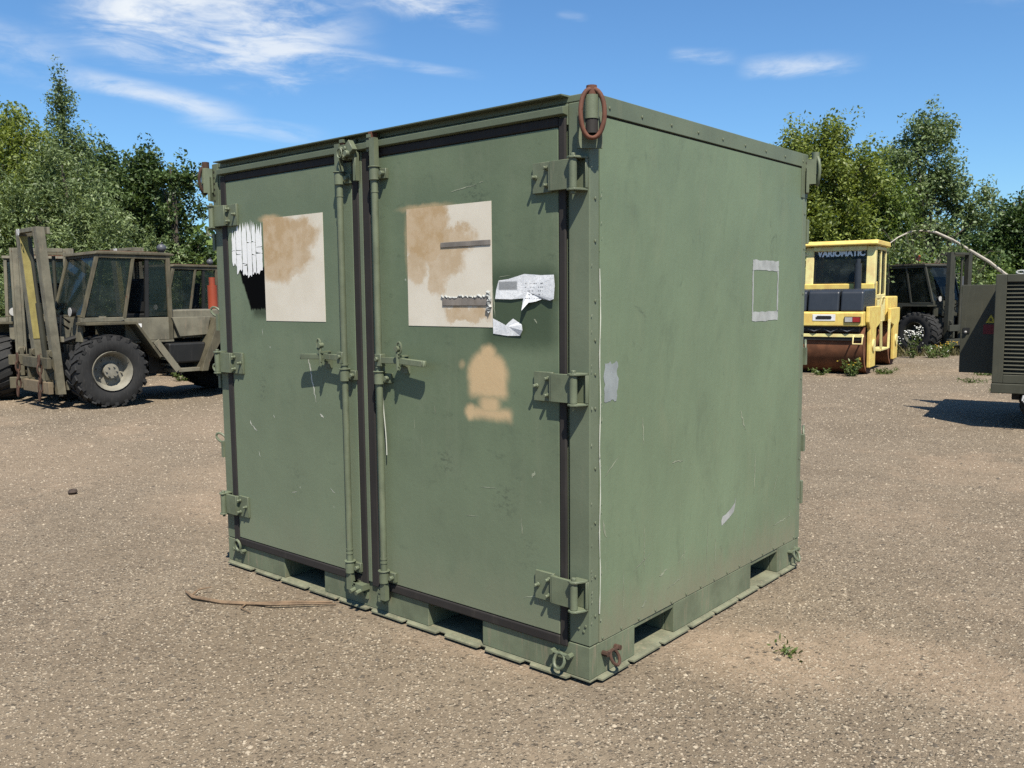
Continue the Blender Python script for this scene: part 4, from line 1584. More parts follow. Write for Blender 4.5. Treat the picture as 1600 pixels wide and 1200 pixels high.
# ================================================================== MACHINES
def wheel(parent, x, y, r, w, out, tyre_m, rim_m, n_lug=22, name='wheel'):
    """out: +1 if the outside faces +Y. wheel part > tyre, rim"""
    hub = MB()
    hub.cyl((0, -out*.05, 0), (0, out*w*.33, 0), r*.20, n=14)
    for i in range(6):
        a = 2*math.pi*i/6
        hub.cyl((r*.14*math.cos(a), out*w*.33, r*.14*math.sin(a)), (r*.14*math.cos(a), out*(w*.33+.02), r*.14*math.sin(a)), .014, n=6)
    for i in range(8):
        a = 2*math.pi*i/8+.2
        hub.cyl((r*.33*math.cos(a), out*w*.10, r*.33*math.sin(a)), (r*.33*math.cos(a), out*(w*.10+.035), r*.33*math.sin(a)), .013, n=6)
    wh = hub.build(name, rim_m, parent, True)
    wh.location = (x, y, r)
    rim = MB()
    rim.lathe([(r*.18, w*.10), (r*.40, w*.10), (r*.45, w*.22), (r*.50, w*.46), (r*.535, w*.5), (r*.54, w*.42), (r*.50, 0), (r*.52, -w*.45)], (0, 0, 0), (0, out, 0), 28)
    rim.build('rim', rim_m, wh, True)
    t = MB()
    t.lathe([(r*.53, -w*.42), (r*.60, -w*.48), (r*.80, -w*.5), (r*.93, -w*.43), (r*.955, -w*.30), (r*.96, 0), (r*.955, w*.30), (r*.93, w*.43), (r*.80, w*.5), (r*.60, w*.48), (r*.53, w*.42)], (0, 0, 0), (0, 1, 0), 36)
    for i in range(n_lug):
        for s_ in (-1, 1):
            a = 2*math.pi*(i+(.25 if s_ > 0 else -.25))/n_lug
            ca, sa = math.cos(a), math.sin(a)
            rad = Vector((ca, 0, sa))
            tan = Vector((-sa, 0, ca))
            ax = Vector((0, 1, 0))
            la = (ax*s_*.9+tan*.42).normalized()
            lt = rad.cross(la).normalized()
            t.obox(rad*(r*.965)+ax*(s_*w*.235), la*(w*.25), lt*(r*.062), rad*(r*.022))
            t.obox(rad*(r*.90)+ax*(s_*w*.462), ax*(w*.022), tan*(r*.05), rad*(r*.045))
    t.build('tyre', tyre_m, wh, True)
    return wh


def pane(parent, pts, mat, name='pane', th=.006):
    """glass pane from a planar polygon"""
    P = [Vector(p) for p in pts]
    n = (P[1]-P[0]).cross(P[2]-P[0]).normalized()*th/2
    k = len(P)
    mb = MB()
    mb._add([p-n for p in P]+[p+n for p in P], [tuple(range(k)), tuple(range(2*k-1, k-1, -1))]+[(i, k+i, k+(i+1) % k, (i+1) % k) for i in range(k)])
    return mb.build(name, mat, parent)


def forklift(label, loc, rz, paint, light, glass, mast_paint, strip=None, beacon='grey', stack=True, mast_h=2.72, tilt=.17, group='rough terrain forklifts', chains=True):
    T = thing('forklift', label, 'forklift', loc, rz, group)
    r, w = .56, .42
    for (x, y) in ((0, .74), (0, -.74), (-2.45, .72), (-2.45, -.72)):
        wheel(T, x, y, r, w, 1 if y > 0 else -1, M['tyre'], M['rim'] if beacon == 'grey' else light)
    # chassis, axles
    mb = MB()
    mb.box(-2.9, .3, -.36, .36, .50, .95)
    mb.cyl((0, -.6, r), (0, .6, r), .13, n=12)
    mb.cyl((-2.45, -.6, r), (-2.45, .6, r), .11, n=12)
    mb.box(-1.75, -.75, .36, .50, .45, .92)
    mb.box(-1.75, -.75, -.50, -.36, .45, .92)
    mb.build('chassis', M['machine_black'], T, bevel=.01)
    # engine cover and counterweight
    MB().prism([(-1.14, 1.0), (-1.14, 1.46), (-2.3, 1.46), (-2.85, 1.36), (-2.85, 1.0)], 'y', -.56, .56).build('engine_cover', light, T, bevel=.015)
    MB().prism([(-2.45, 1.0), (-3.05, 1.0), (-3.05, .55), (-2.9, .42), (-2.75, .96)], 'y', -.62, .62).build('counterweight', paint, T, bevel=.02)
    for s_ in (1, -1):
        a, b_ = (.60, .66) if s_ > 0 else (-.66, -.60)
        # side flap with cut corners
        MB().prism([(-1.10, 1.345), (-1.76, 1.345), (-1.70, 1.05), (-1.22, 1.03)], 'y', a, b_).build('side_flap', light, T, bevel=.006)
        q0, q1 = (.50, .90) if s_ > 0 else (-.90, -.50)
        # rear mudguard plate sloping down to the frame
        MB().prism([(-2.05, 1.33), (-1.80, 1.33), (-1.50, .62), (-1.45, .46), (-1.56, .46), (-1.60, .60)], 'y', q0, q1).build('mudguard', paint, T, bevel=.006)
        # front mudguard: shelf over the wheel and the slope behind it
        MB().prism([(.34, 1.26), (.34, 1.30), (-.42, 1.30), (-.80, .74), (-.76, .72), (-.40, 1.26)], 'y', q0, q1).build('mudguard', paint, T, bevel=.005)
        st = MB()
        for i in range(4):
            st.box(-.74-.075*i-.10, -.70-.075*i, min(s_*.52, s_*.86), max(s_*.52, s_*.86), .88-.10*i, .91-.10*i)
        st.bar((-.72, s_*.87, .98), (-1.06, s_*.87, .50), .03, .10)
        st.build('step', light, T)
        MB().box(-1.62, -.98, min(s_*.50, s_*.74), max(s_*.50, s_*.74), .60, .93).build('fuel_tank', M['machine_black'], T, bevel=.03)
        MB().box(-1.55, -1.0, min(s_*.5, s_*.80), max(s_*.5, s_*.80), .46, .52).build('frame_rail', light, T, bevel=.005)
    # cab body
    cb = MB()
    for s_ in (1, -1):
        cb.box(-1.12, -.36, min(s_*.56, s_*.60), max(s_*.56, s_*.60), .99, 1.35)
        cb.box(-.36, .30, min(s_*.56, s_*.60), max(s_*.56, s_*.60), 1.302, 1.37)
        cb.box(-1.14, -.40, min(s_*.56, s_*.61), max(s_*.56, s_*.61), .95, .985)
    cb.box(.26, .30, -.559, .559, 1.0, 1.37)
    cb.box(-1.13, -1.09, -.559, .559, .99, 1.40)
    cb.box(-1.09, .26, -.559, .559, .96, .99)
    cb.build('cab_body', light, T, bevel=.006)
    cab = MB()
    for s_ in (1, -1):
        y = s_*.58
        cab.bar((.27, y, 1.37), (.0, y, 2.34), .05, .055)
        cab.bar((-.36, y, 1.35), (-.55, y, 2.34), .045, .05)
        cab.bar((-1.10, y, .99), (-1.10, y, 2.34), .055, .07)
        cab.bar((.0, y, 2.31), (-1.12, y, 2.30), .05, .05)
    for (x, z) in ((.27, 1.385), (.0, 2.315), (-1.10, 1.40), (-1.10, 2.30)):
        cab.bar((x, -.555, z), (x, .555, z), .05, .05)
    cf = cab.build('cab_frame', paint, T, bevel=.005)
    rf = MB().prism([(.06, 2.335), (.03, 2.385), (-1.10, 2.385), (-1.20, 2.365), (-1.20, 2.335)], 'y', -.63, .63).build('cab_roof', paint, T, bevel=.012)
    MB().box(-.98, -.08, -.5, .5, 2.386, 2.40).build('roof_hatch', M['rust'], rf)
    pane(cf, [(.265, -.55, 1.41), (.265, .55, 1.41), (.012, .55, 2.29), (.012, -.55, 2.29)], glass)
    pane(cf, [(-1.10, -.54, 1.43), (-1.10, .54, 1.43), (-1.10, .54, 2.27), (-1.10, -.54, 2.27)], glass)
    for s_ in (1, -1):
        y = s_*.585
        pane(cf, [(.22, y, 1.39), (-.33, y, 1.38), (-.51, y, 2.28), (.0, y, 2.28)], glass)
    # one door window left, on the side that faces the camera it stands half open
    pane(cf, [(-.72, .575, 1.37), (-1.06, .575, 1.37), (-1.06, .575, 2.27), (-.78, .575, 2.27)], glass)
    pane(cf, [(-.40, -.585, 1.37), (-1.06, -.585, 1.37), (-1.06, -.585, 2.27), (-.58, -.585, 2.27)], glass)
    MB().bar((-.72, .57, 1.36), (-.76, .57, 2.28), .04, .06).build('door_frame', M['machine_black'], cf)
    # seat, steering wheel, dashboard
    MB().box(-.88, -.42, -.25, .25, 1.30, 1.42).prism([(-.86, 1.42), (-.94, 1.98), (-.84, 1.98), (-.74, 1.42)], 'y', -.24, .24).build('seat', M['machine_black'], T, bevel=.03)
    sw = MB()
    sw.tube([(-.12+.10*math.cos(t), .19*math.sin(t), 1.66+.16*math.cos(t)*.9) for t in np.linspace(0, 2*math.pi, 18)[:-1]], .016, 6, closed=True)
    sw.bar((-.12, 0, 1.66), (.06, 0, 1.35), .04, .04)
    sw.build('steering_wheel', M['machine_black'], T, True)
    MB().box(.0, .24, -.50, .50, 1.30, 1.44).build('dashboard', M['machine_black'], T, bevel=.02)
    ln = MB().box(-.62, -.55, .601, .608, 1.20, 1.26).build('data_plate', M['white_plastic'], T)
    MB().tube([(-.36+.1*q, .62+.02*math.sin(q*3.1), 1.27+.05*math.sin(q*3.1)) for q in np.linspace(0, 1, 7)], .008, 6).build('door_handle', M['machine_black'], T)
    if beacon == 'grey':
        b = MB()
        b.ball((-1.12, .35, 2.47), .075, 14, (1, 1, .95))
        b.cyl((-1.12, .35, 2.385), (-1.12, .35, 2.42), .03, n=10)
        b.bar((-1.12, .32, 2.50), (-1.12, .38, 2.56), .02, .02)
        b.build('work_lamp', M['grey_metal'], T, True)
    else:
        b = MB().cyl((-.95, .45, 2.385), (-.95, .45, 2.50), .025, n=10).build('beacon', M['machine_black'], T)
        MB().cyl((-.95, .45, 2.50), (-.95, .45, 2.66), .075, .065, n=14).build('lens', M['lamp_amber'], b, True)
        mr = MB().tube([(.05, .60, 2.10), (.12, .80, 2.14), (.10, .86, 2.05)], .012, 6).build('mirror_arm', M['machine_black'], T)
        MB().obox((.10, .90, 1.92), (.015, 0, 0), (0, .07, 0), (0, 0, .14)).build('mirror', M['grey_metal'], mr, bevel=.01)
        MB().obox((.0, .3, 2.20), (.01, 0, 0), (0, .07, 0), (0, 0, .09)).build('sun_visor', M['white_plastic'], T)
    if stack:
        s_ = MB().cyl((-2.32, -.30, 1.46), (-2.32, -.30, 1.88), .085, n=14)
        s_.cyl((-2.32, -.30, 1.88), (-2.32, -.30, 2.02), .055, n=12)
        s_.build('exhaust_stack', M['red_oxide'], T, True)
    # headlamps on the cab front
    for s_ in (1, -1):
        lp = MB().cyl((.33, s_*.47, 1.46), (.40, s_*.47, 1.46), .06, .075, n=14).build('headlamp', M['machine_black'], T, True)
        MB().cyl((.401, s_*.47, 1.46), (.408, s_*.47, 1.46), .068, n=14).build('lens', M['lamp_glass'], lp, True)
    # ---- mast
    mz0, mz1 = .22, mast_h
    slope = tilt/(2.78-.3)

    def mx(z):
        return .58+slope*(z-.3)
    ms = MB()
    for s_ in (1, -1):
        ya, yb = (.34, .46) if s_ > 0 else (-.46, -.34)
        # C-channel: web and two flanges
        web = (.425, .46) if s_ > 0 else (-.46, -.425)
        ms.prism([(mx(mz0)-.058, mz0), (mx(mz0)+.058, mz0), (mx(mz1)+.058, mz1), (mx(mz1)-.058, mz1)], 'y', *web)
        fl = (.34, .424) if s_ > 0 else (-.424, -.34)
        for o_ in (-.058, .041):
            ms.prism([(mx(mz0)+o_, mz0), (mx(mz0)+o_+.018, mz0), (mx(mz1)+o_+.018, mz1), (mx(mz1)+o_, mz1)], 'y', *fl)
        ins = (.30, .338) if s_ > 0 else (-.338, -.30)
        ms.prism([(mx(mz0)-.06, mz0+.1), (mx(mz0)+.06, mz0+.1), (mx(mz1)+.06, mz1-.06), (mx(mz1)-.06, mz1-.06)], 'y', *ins)
    for (z, th) in ((mz1-.05, .10), (1.05, .08), (mz0+.12, .12)):
        ms.obox((mx(z)-.11, 0, z), (.02, 0, 0), (0, .46, 0), (0, 0, th/2))
    ms.obox((mx(mz1-.03)+.02, 0, mz1-.03), (.05, 0, 0), (0, .30, 0), (0, 0, .03))
    mast = ms.build('mast', mast_paint, T, bevel=.003, seg=1)
    if strip:
        q = MB()
        q.prism([(mx(1.05)-.055, 1.05), (mx(1.05)+.055, 1.05), (mx(mz1-.1)+.055, mz1-.1), (mx(mz1-.1)-.055, mz1-.1)], 'y', -.298, -.292)
        q.build('wear_strip', M['yellow_mast'], mast)
    cy = MB()
    for s_ in (.16, -.16):
        cy.cyl((mx(.35)-.04, s_, .35), (mx(1.6)-.04, s_, 1.6), .045, n=10)
        cy.cyl((mx(1.6)-.04, s_, 1.6), (mx(mz1-.12)-.04, s_, mz1-.12), .028, n=10)
    cy.build('lift_cylinder', M['olive_dark_and_shaded'], mast, True)
    tc = MB()
    for s_ in (.33, -.33):
        tc.cyl((.1, s_, 1.12), (mx(1.0)-.1, s_, 1.0), .04, n=8)
    tc.build('tilt_cylinder', M['machine_black'], mast, True)
    # carriage with hooks and hanging chains
    x0 = mx(.5)+.13
    ca = MB()
    ca.box(x0, x0+.06, -.56, .52, .62, .78)
    ca.box(x0+.01, x0+.05, -.40, -.34, .44, .62)
    ca.box(x0+.01, x0+.05, .34, .40, .44, .62)
    for s_ in (.37, -.37):
        ca.cyl((x0-.06, s_-.05, .84), (x0-.06, s_+.05, .84), .06, n=12)
        ca.cyl((x0-.06, s_-.05, .50), (x0-.06, s_+.05, .50), .06, n=12)
        ca.obox((x0-.03, s_, .67), (.04, 0, 0), (0, .03, 0), (0, 0, .22))
    ca.build('carriage', paint, T, bevel=.006)
    MB().box(x0+.0, x0+.07, -.56, .54, .24, .42).build('lower_bar', M['wood'] if strip else paint, T, bevel=.008)
    if chains:
        for s_ in (.30, -.66):
            mb = MB()
            for k in range(5):
                c = Vector((x0+.10, s_, .74-.13*k))
                if k == 4:
                    c.x += .02
                pts = []
                for i in range(10):
                    t = 2*math.pi*i/10
                    u, v = .03*math.cos(t), .085*math.sin(t)
                    pts.append(c+(Vector((0, u, v)) if k % 2 == 0 else Vector((u, 0, v))))
                mb.tube(pts, .014, 6, closed=True)
            mb.build('hook_chain', M['rust_dark'], T, True)
    hs = MB()
    for (s_, dz) in ((.2, 0), (.26, .1), (-.2, .05)):
        hs.tube([(.34, s_, 1.2+dz), (.48, s_+.05, 1.3+dz), (.52, s_+.08, 1.05), (.46, s_, .85)], .018, 6)
    hs.build('hydraulic_hose', M['machine_black'], T, True)
    return T


v_ang = R(-93.05)
W0 = Vector((-11.17, 3.19, 0))
vv = Vector((math.cos(v_ang), math.sin(v_ang), 0))
nn = Vector((-vv.y, vv.x, 0))
f1 = W0 - vv*.07 - nn*.95
F1 = forklift('olive forklift with a yellow strip on its raised mast, nearest of those at the left', f1, v_ang, M['olive'], M['olive_light'], M['glass'], M['olive_light'], strip=True)
text_mesh('fleet_number', '10', .13, M['white_plastic'], F1, Matrix.Translation((.845, -.20, 2.665)) @ Matrix.Rotation(R(90), 4, 'Z') @ Matrix.Rotation(R(90), 4, 'X'), width=.11, bold=.003)


def cam_heading(dr, df):
    d = Vector((syw*dr+cyw*df, -cyw*dr+syw*df, 0))
    return math.atan2(d.y, d.x)


F2 = forklift('olive forklift cut off by the left edge, behind the yellow striped mast', PW(-7.86, 14.95), cam_heading(.42, -.91), M['olive'], M['olive_light'], M['glass'], M['olive_light'],
              mast_h=2.48, tilt=.02, chains=False)
F3 = copy_tree(F1)
F3['label'] = 'forklift whose cab shows between the nearest forklift and the container'
F3.location = PW(-7.75, 19.4)
F3.rotation_euler = (0, 0, cam_heading(-.55, -.83))
F4 = forklift('dark forklift with amber beacon behind the yellow roller, facing right', PW(11.45, 23.7), cam_heading(.50, -.87), M['olive_dark_and_shaded'], M['olive_dark_and_shaded'], M['glass_dark'], M['olive_dark_and_shaded'], beacon='amber',  # tree shade on this forklift is put into its dark paint
              stack=False, mast_h=2.66, tilt=.02, chains=False)


def roller():
    c = PW(6.62, 18.25)
    rz = cam_heading(-.54, -.842)
    T = thing('road_roller', 'faded yellow tandem roller with a rusty drum and VARIOMATIC lettering on its cab window', 'roller', c, rz)
    T.scale = (.96, .96, .96)
    # local: X forward (towards the camera), Y left; origin under the front drum
    yw = .84
    for x in (0, -2.75):
        d = MB()
        d.cyl((x, -yw+.06, .60), (x, yw-.06, .60), .60, n=48)
        o = d.build('drum', M['drum'], T, True)
        for y in (-yw+.055, yw-.055):
            MB().lathe([(.60, 0), (.60, .012), (.53, .012), (.50, -.01), (.20, .004), (.0, .004)], (x, y, .60), (0, 1 if y > 0 else -1, 0), 40).build('drum_rim', M['drum'], o, True)
        # arms that carry the drum
        for y in (-1, 1):
            a = MB()
            y0, y1 = (yw-.03, yw+.04) if y > 0 else (-yw-.04, -yw+.03)
            if x == 0:
                a.prism([(.50, 1.42), (-.75, 1.42), (-.75, 1.05), (-.30, .95), (-.26, .14), (.30, .14), (.34, .95), (.50, 1.10)], 'y', y0, y1)
            else:
                a.prism([(x-.45, 1.35), (x+.75, 1.35), (x+.75, 1.02), (x+.30, .95), (x+.24, .14), (x-.24, .14), (x-.30, .95), (x-.45, 1.05)], 'y', y0, y1)
            ao = a.build('drum_arm', M['yellow'], T, bevel=.015)
            MB().cyl((x, y*(yw+.03), .60), (x, y*(yw+.065), .60), .13, n=16).build('drum_hub', M['pale_yellow'], ao, True)
    # front bonnet: yellow nose with three black covers
    MB().prism([(.74, 1.02), (.74, 1.30), (.70, 1.32), (-.62, 1.32), (-.62, 1.02)], 'y', -.80, .80).build('nose', M['yellow'], T, bevel=.02)
    for (a, b_) in ((-.79, -.345), (-.315, .315), (.345, .79)):
        MB().prism([(.72, 1.325), (.66, 1.72), (.56, 1.77), (-.60, 1.80), (-.60, 1.325)], 'y', a, b_).build('bonnet_cover', M['hood_black'], T, bevel=.035, seg=3)
    MB().prism([(-.64, 1.0), (-.64, 1.90), (-1.05, 1.95), (-1.05, 1.0)], 'y', -.74, .74).build('cab_base', M['yellow'], T, bevel=.01)
    # lower crossmember, scraper beam
    MB().box(.40, .66, -.72, .72, .90, 1.02).build('front_chassis', M['machine_black'], T, bevel=.01)
    MB().box(.60, .66, -.80, .80, .79, .86).build('scraper_beam', M['pale_yellow'], T, bevel=.006)
    MB().box(.55, .64, -.78, .78, .72, .785).build('scraper', M['machine_black'], T)
    hs = MB()
    for k in range(4):
        y = -.5+k*.33
        hs.tube([(.67, y-.14, .96), (.69, y, .89+.02*(k % 2)), (.67, y+.14, .97)], .016, 6)
    hs.build('hoses', M['grey_metal'], T, True)['kind'] = 'stuff'
    MB().tube([(.66, .62, .82), (.74, .62, .80), (.76, .62, .66), (.76, .80, .66), (.74, .80, .80), (.66, .80, .82)], .018, 8).build('tow_handle', M['pale_yellow'], T, True)
    # (Y- is the viewer's right when the roller faces us reversed)
    for s_ in (-1, 1):
        y0 = s_*.60
        lp = MB().box(.735, .765, y0-.16, y0+.16, 1.10, 1.22).build('headlight', M['machine_black'], T, bevel=.006)
        MB().box(.764, .772, y0-.145, y0+.0, 1.112, 1.208).build('lens', M['lamp_red'] if s_ < 0 else M['lamp_glass'], lp)
        MB().box(.764, .772, y0+.006, y0+.145, 1.112, 1.208).build('lens', M['lamp_glass'] if s_ < 0 else M['lamp_red'], lp)
    bd = MB().box(.741, .748, -.20, .26, 1.13, 1.265).build('badge', M['white_plastic'], T, bevel=.01)
    MB().prism([(-.13, 1.165), (.17, 1.165), (.19, 1.20), (.17, 1.235), (-.10, 1.235), (-.14, 1.20)], 'x', .749, .753).build('emblem', M['black_print'], bd)
    # cab
    cf = MB()
    zb, zt = 1.62, 2.72
    for s_ in (-1, 1):
        cf.prism([(-.66, 1.60), (-.90, 1.60), (-.93, zt), (-.74, zt)], 'y', min(s_*.74, s_*.56), max(s_*.74, s_*.56))
        cf.bar((-2.05, s_*.70, 1.40), (-2.05, s_*.70, zt), .07, .07)
        cf.bar((-.80, s_*.71, 1.62), (-2.05, s_*.71, 1.62), .06, .10)
        cf.bar((-.85, s_*.71, 2.69), (-2.05, s_*.71, 2.69), .06, .08)
        cf.bar((-1.45, s_*.715, 1.4), (-1.45, s_*.715, 2.68), .05, .05)
        cf.box(-2.05, -.95, min(s_*.68, s_*.74), max(s_*.68, s_*.74), 1.05, 1.55)
    cf.bar((-.75, -.56, 2.68), (-.75, .56, 2.68), .10, .10)
    cf.box(-2.05, -.95, -.68, .68, 1.02, 1.06)
    cfo = cf.build('cab_frame', M['pale_yellow'], T, bevel=.012)
    MB().prism([(-.62, 2.735), (-.60, 2.775), (-.68, 2.85), (-2.15, 2.85), (-2.20, 2.735)], 'y', -.80, .80).build('cab_roof', M['yellow'], T, bevel=.02)
    pane(cfo, [(-.70, -.565, 1.915), (-.70, .565, 1.915), (-.775, .565, 2.66), (-.775, -.565, 2.66)], M['glass_dark'])
    for s_ in (-1, 1):
        pane(cfo, [(-.93, s_*.715, 1.70), (-1.42, s_*.715, 1.70), (-1.42, s_*.715, 2.65), (-.95, s_*.715, 2.65)], M['glass'])
        pane(cfo, [(-1.48, s_*.715, 1.70), (-2.02, s_*.715, 1.70), (-2.02, s_*.715, 2.65), (-1.48, s_*.715, 2.65)], M['glass'])
    pane(cfo, [(-2.05, -.66, 1.70), (-2.05, .66, 1.70), (-2.05, .66, 2.65), (-2.05, -.66, 2.65)], M['glass'])
    # lettering on the window, in the plane of the glass
    tl = math.atan2(.075, .745)
    mt = Matrix.Translation((-.7475, 0.02, 2.575)) @ Matrix.Rotation(R(90), 4, 'Z') @ Matrix.Rotation(R(90)-tl, 4, 'X')
    text_mesh('window_lettering', 'VARIOMATIC', .19, M['white_plastic'], cfo, mt, .002, width=1.02, bold=.010)
    MB().prism([(-1.35, 1.35), (-1.20, 1.35), (-1.28, 2.15), (-1.38, 2.15)], 'y', -.26, .26).build('seat', M['machine_black'], T, bevel=.03)
    MB().cyl((-.56, .42, 1.76), (-.56, .42, 2.34), .078, n=16).cyl((-.56, .42, 2.34), (-.56, .42, 2.44), .05, n=14).build('exhaust_pipe', M['hood_black'], T, True)
    MB().tube([(-.70, -.70, 2.55), (-.62, -.92, 2.58), (-.60, -.98, 2.5)], .014, 6).build('mirror_arm', M['machine_black'], T)
    # rear body
    MB().box(-3.45, -2.10, -.78, .78, 1.05, 1.62).build('rear_body', M['yellow'], T, bevel=.03)
    for s_ in (-1, 1):
        st = MB()
        st.box(-2.0, -.95, min(s_*.60, s_*.86), max(s_*.60, s_*.86), .42, .46)
        st.bar((-1.0, s_*.86, .44), (-.9, s_*.86, 1.1), .05, .04)
        st.bar((-1.9, s_*.86, .44), (-1.95, s_*.86, 1.1), .05, .04)
        st.tube([(-.70, s_*.86, 1.42), (-.72, s_*.90, 1.60), (-.95, s_*.90, 1.62), (-1.0, s_*.86, 1.45)], .016, 6)
        st.build('side_step', M['pale_yellow'], T, bevel=.004)
    MB().box(-1.9, -.9, -.55, .55, .35, 1.0).build('engine_block', M['machine_black'], T, bevel=.03)
    return T


roller()


def generator():
    ax = Vector((0, 0, 0))
    c = PW((1553-800)/FPX*10.4, 10.4)
    ang = R(-33)
    e = Vector((syw*math.cos(ang)+cyw*math.sin(ang), -cyw*math.cos(ang)+syw*math.sin(ang), 0))
    rz = math.atan2(e.y, e.x)
    T = thing('generator_trailer', 'olive generator cabinet on wheels with louvred side and an opened door, at the right edge', 'generator', c, rz)
    # local: X along the louvred face (to the right), Y into depth
    z0, z1, wd, dp = .44, 1.84, 2.4, 2.25
    MB().box(.01, wd, .05, dp, z0+.10, z1-.02).build('cabinet', M['machine_black'], T)
    fr = MB()
    fr.box(0, .115, 0, .05, z0+.12, z1)
    fr.box(wd-.1, wd, 0, .05, z0+.12, z1)
    fr.box(.115, wd-.1, 0, .05, z1-.09, z1)
    fr.box(.115, wd-.1, 0, .05, z0+.12, z0+.22)
    fr.box(.0, .03, .05, dp*.50, z0+.12, z1)
    fr.box(.0, wd, .05, dp, z1-.03, z1)
    fr.build('face_frame', M['olive_dk2'], T, bevel=.006)
    MB().box(-.005, wd+.005, -.01, dp, z0, z0+.115).build('base_rail', M['olive_dk2'], T, bevel=.008)
    n = 23
    zz0, zz1 = z0+.225, z1-.095
    s0 = None
    for i in range(n):
        z = zz0+(i+.5)*(zz1-zz0)/n
        if s0 is None:
            s0 = MB().prism([(.012, -.016), (.046, .010), (.046, .013), (.012, -.012)], 'x', .117, wd-.102).build('louvre_slat', M['olive_dk2'], T)
            s0.location = (0, 0, z)
        else:
            share(s0, T, (0, 0, z))
    d = MB().box(-.47, -.005, 1.12, 1.15, .58, 1.73).build('door', M['olive_dk2'], T, bevel=.005)
    d2 = MB().box(-.47, -.005, 1.98, 2.01, .58, 1.73).build('door', M['olive_dk2'], T, bevel=.005)
    # warning triangle and red plate on the door
    MB().prism([(-.18, 1.235), (-.06, 1.235), (-.12, 1.345)], 'y', 1.1185, 1.1165).build('warning_triangle', M['gold_sign'], d)
    text_mesh('warning_mark', 'R', .06, M['black_print'], d, Matrix.Translation((-.12, 1.1155, 1.27)) @ Matrix.Rotation(R(90), 4, 'X'), .0006, bold=.002)
    MB().box(-.205, -.02, 1.1165, 1.1185, 1.09, 1.215).build('warning_plate', M['red_sign'], d)
    lk = MB()
    lk.box(-.44, -.36, 1.11, 1.121, 1.10, 1.17)
    lk.cyl((-.40, 1.112, 1.12), (-.40, 1.09, 1.12), .022, n=10)
    lk.build('door_lock', M['machine_black'], d)
    MB().ball((-.405, 1.10, 1.115), .02, 8).build('lock_knob', M['lamp_glass'], d, True)
    wheel(T, .62, .30, .34, .22, -1, M['tyre'], M['olive_dark_and_shaded'], 18)
    wheel(T, .62, dp-.15, .34, .22, 1, M['tyre'], M['olive_dark_and_shaded'], 18)
    ch = MB()
    ch.box(.2, wd, .28, .36, .34, .44).box(.2, wd, dp-.35, dp-.27, .34, .44).cyl((.62, .2, .34), (.62, dp-.2, .34), .05, n=10)
    ch.build('trailer_frame', M['machine_black'], T)
    MB().tube([(.34, -.03, .43), (.33, -.05, .37), (.37, -.06, .33), (.42, -.05, .37), (.41, -.03, .43)], .011, 6).build('tow_ring', M['lamp_glass'], T, True)
    # pale chain lying on top
    mb = MB()
    for k in range(4):
        cxk = .25+.075*k
        pts = [(cxk+.05*math.cos(t), .12+.03*math.sin(t)*(1 if k % 2 else .4), z1+.022+(.0 if k % 2 else .02*math.sin(t))) for t in np.linspace(0, 2*math.pi, 12)[:-1]]
        mb.tube(pts, .012, 6, closed=True)
    return T, mb, c, rz


M['olive_dk2'] = painted('generator_olive_paint', (.070, .070, .048), .55, .12, .3, (.14, .13, .09), scale=1.5)
GT, chain_mb, gc, grz = generator()
cho = chain_mb.build('lifting_chain', M['tape'], None, True)
cho.location = gc
cho.rotation_euler = (0, 0, grz)
tag(cho, 'pale heap of chain links lying on top of the generator cabinet', 'chain')


# ================================================================== SMALL THINGS ON THE GROUND
def stick():
    P = [(-2.43, -.47), (-2.30, -.50), (-2.12, -.43), (-1.95, -.33), (-1.80, -.20), (-1.66, -.05)]
    mb = MB()
    mb.tube([(x, y, .014+.006*math.sin(i*2)) for i, (x, y) in enumerate(P)], [.006, .010, .011, .010, .008, .005], 7)
    mb.tube([(-1.95, -.335, .014), (-1.85, -.30, .022), (-1.72, -.17, .02), (-1.62, -.06, .012)], [.008, .007, .006, .004], 6)
    mb.tube([(-2.34, -.49, .014), (-2.36, -.43, .03), (-2.33, -.37, .035)], [.006, .005, .003], 6)
    mb.tube([(-2.0, -.36, .012), (-1.96, -.42, .012), (-1.87, -.42, .010)], [.005, .004, .002], 6)
    o = mb.build('fallen_branch', M['stick'], None, True)
    tag(o, 'thin dry fallen branch lying on the asphalt before the left door', 'branch')


stick()


def stone(x, y, s, mat, label, group='loose stones on the asphalt'):
    mb = MB()
    mb.ball((0, 0, 0), s, 8, (1, .75, .6))
    mb.v = [(a*random.uniform(.8, 1.2), b_*random.uniform(.8, 1.2), c*random.uniform(.8, 1.15)) for (a, b_, c) in mb.v]
    o = mb.build('stone', mat)
    o.location = (x, y, s*.45)
    o.rotation_euler = (0, 0, random.uniform(0, 3))
    tag(o, label, 'stone', group)


stone(-5.54, .24, .045, M['dark_stone'], 'dark clod on the asphalt left of the container, near the forklift')
stone(1.35, 3.25, .022, M['dark_stone'], 'small dark stone on the sandy asphalt right of the container', None)


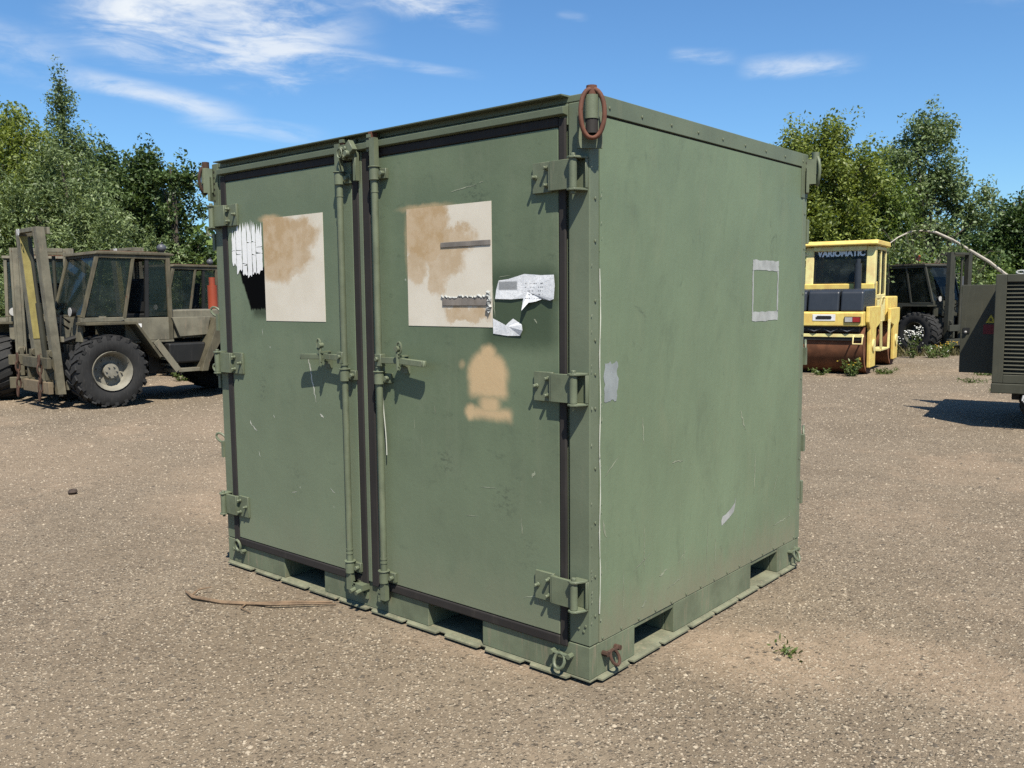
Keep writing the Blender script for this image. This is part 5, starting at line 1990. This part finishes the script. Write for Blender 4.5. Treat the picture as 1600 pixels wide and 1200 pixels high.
def weed(name, label, pos, n, h, flower=None, leafy=.5, group='weeds in the yard', spread=.25, size=.03, fl_n=10, fl_s=.03):
    t = thing(name, label, 'weed', pos, 0, group)
    mb = MB()
    C = []
    F = []
    for k in range(n):
        a = random.uniform(0, 6.28)
        hh = h*random.uniform(.55, 1)
        d = Vector((math.cos(a), math.sin(a), 0))*spread*random.uniform(.2, 1)
        b0 = d*.25
        p1 = d*.6+Vector((0, 0, hh*.55))
        p2 = d+Vector((0, 0, hh))
        mb.tube([b0, p1, p2], [.006, .005, .003], 5)
        for q in range(int(28*leafy)):
            u = random.random()
            p = b0.lerp(p1, u*2) if u < .5 else p1.lerp(p2, u*2-1)
            C.append(p+Vector((random.gauss(0, .035), random.gauss(0, .035), random.gauss(0, .02))))
        for q in range(fl_n):
            F.append(p2+Vector((random.gauss(0, .05), random.gauss(0, .05), random.gauss(0, .035))))
    mb.build('stems', M['stalk'], t)
    if C:
        C = np.array(C)
        C[:, 2] = np.maximum(C[:, 2], .01)
        leaf_mesh('leaves', C, np.array([0, 0, .5]), size, .35, RNG.random(len(C)), LEAF['weed'], t)
    if flower:
        fm = MB()
        for p in F:
            fm.ball(p, fl_s*random.uniform(.6, 1.1), 6, (1, 1, .5))
        fm.build('flowers', M[flower], t)['kind'] = 'stuff'
    return t


weed('weed', 'tiny green weed sprouting in the sand right of the container', (.50, .86, 0), 5, .025, None, .3, None, .045, .016, 0)
weed('flowering_weed', 'tall white flowering weed in front of the dark forklift tyre', PW(10.0, 21.9), 6, .95, 'petal_white', 1.0, 'flowering weeds by the forklift', .28, .045, 12, .022)
weed('flowering_weed', 'white flowering weed beside the roller rear drum', PW(9.35, 21.6), 5, .62, 'petal_white', .8, 'flowering weeds by the forklift', .2, .045, 7, .02)
weed('flowering_weed', 'yellow flowering weed below the dark forklift mast', PW(10.85, 22.0), 7, .42, 'petal_yellow', 1.0, 'flowering weeds by the forklift', .35, .045, 6, .02)
weed('flowering_weed', 'low weed with few white flowers right of the dark tyre', PW(10.45, 21.8), 6, .38, 'petal_white', .9, 'flowering weeds by the forklift', .4, .045, 2, .02)
weed('weed', 'leafy green weed at the corner of the roller drum', PW(6.72, 17.3), 9, .34, 'petal_yellow', 1.2, 'weeds round the roller', .25, .04, 1, .02)
weed('weed', 'reddish low weed in front of the roller drum', PW(6.2, 17.6), 6, .14, None, .8, 'weeds round the roller', .25, .03, 0)
weed('weed', 'sprawling dry weed right of the roller', PW(7.5, 17.8), 9, .12, None, .8, 'weeds round the roller', .55, .03, 0)
weed('weed', 'small tuft of weed on the yard between roller and generator', PW(9.3, 17.2), 6, .10, None, .7, 'weeds round the roller', .4, .03, 0)
weed('weed', 'tiny sprig on the yard left of the open generator door', PW(7.9, 14.2), 5, .09, None, .5, 'weeds round the roller', .2, .025, 0)
weed('weed', 'dry tuft below the open generator door', PW(8.3, 15.8), 6, .08, None, .6, 'weeds round the roller', .4, .025, 0)
weed('flowering_weed', 'tall white flowering weed behind the yellow striped mast', PW(-8.6, 16.6), 9, 1.25, 'petal_white', 1.1, None, .5, .045, 12, .04)
weed('weed', 'yellow green weed seen under the nearest forklift', PW(-6.6, 17.6), 8, .22, None, 1.2, None, .3, .04, 0)
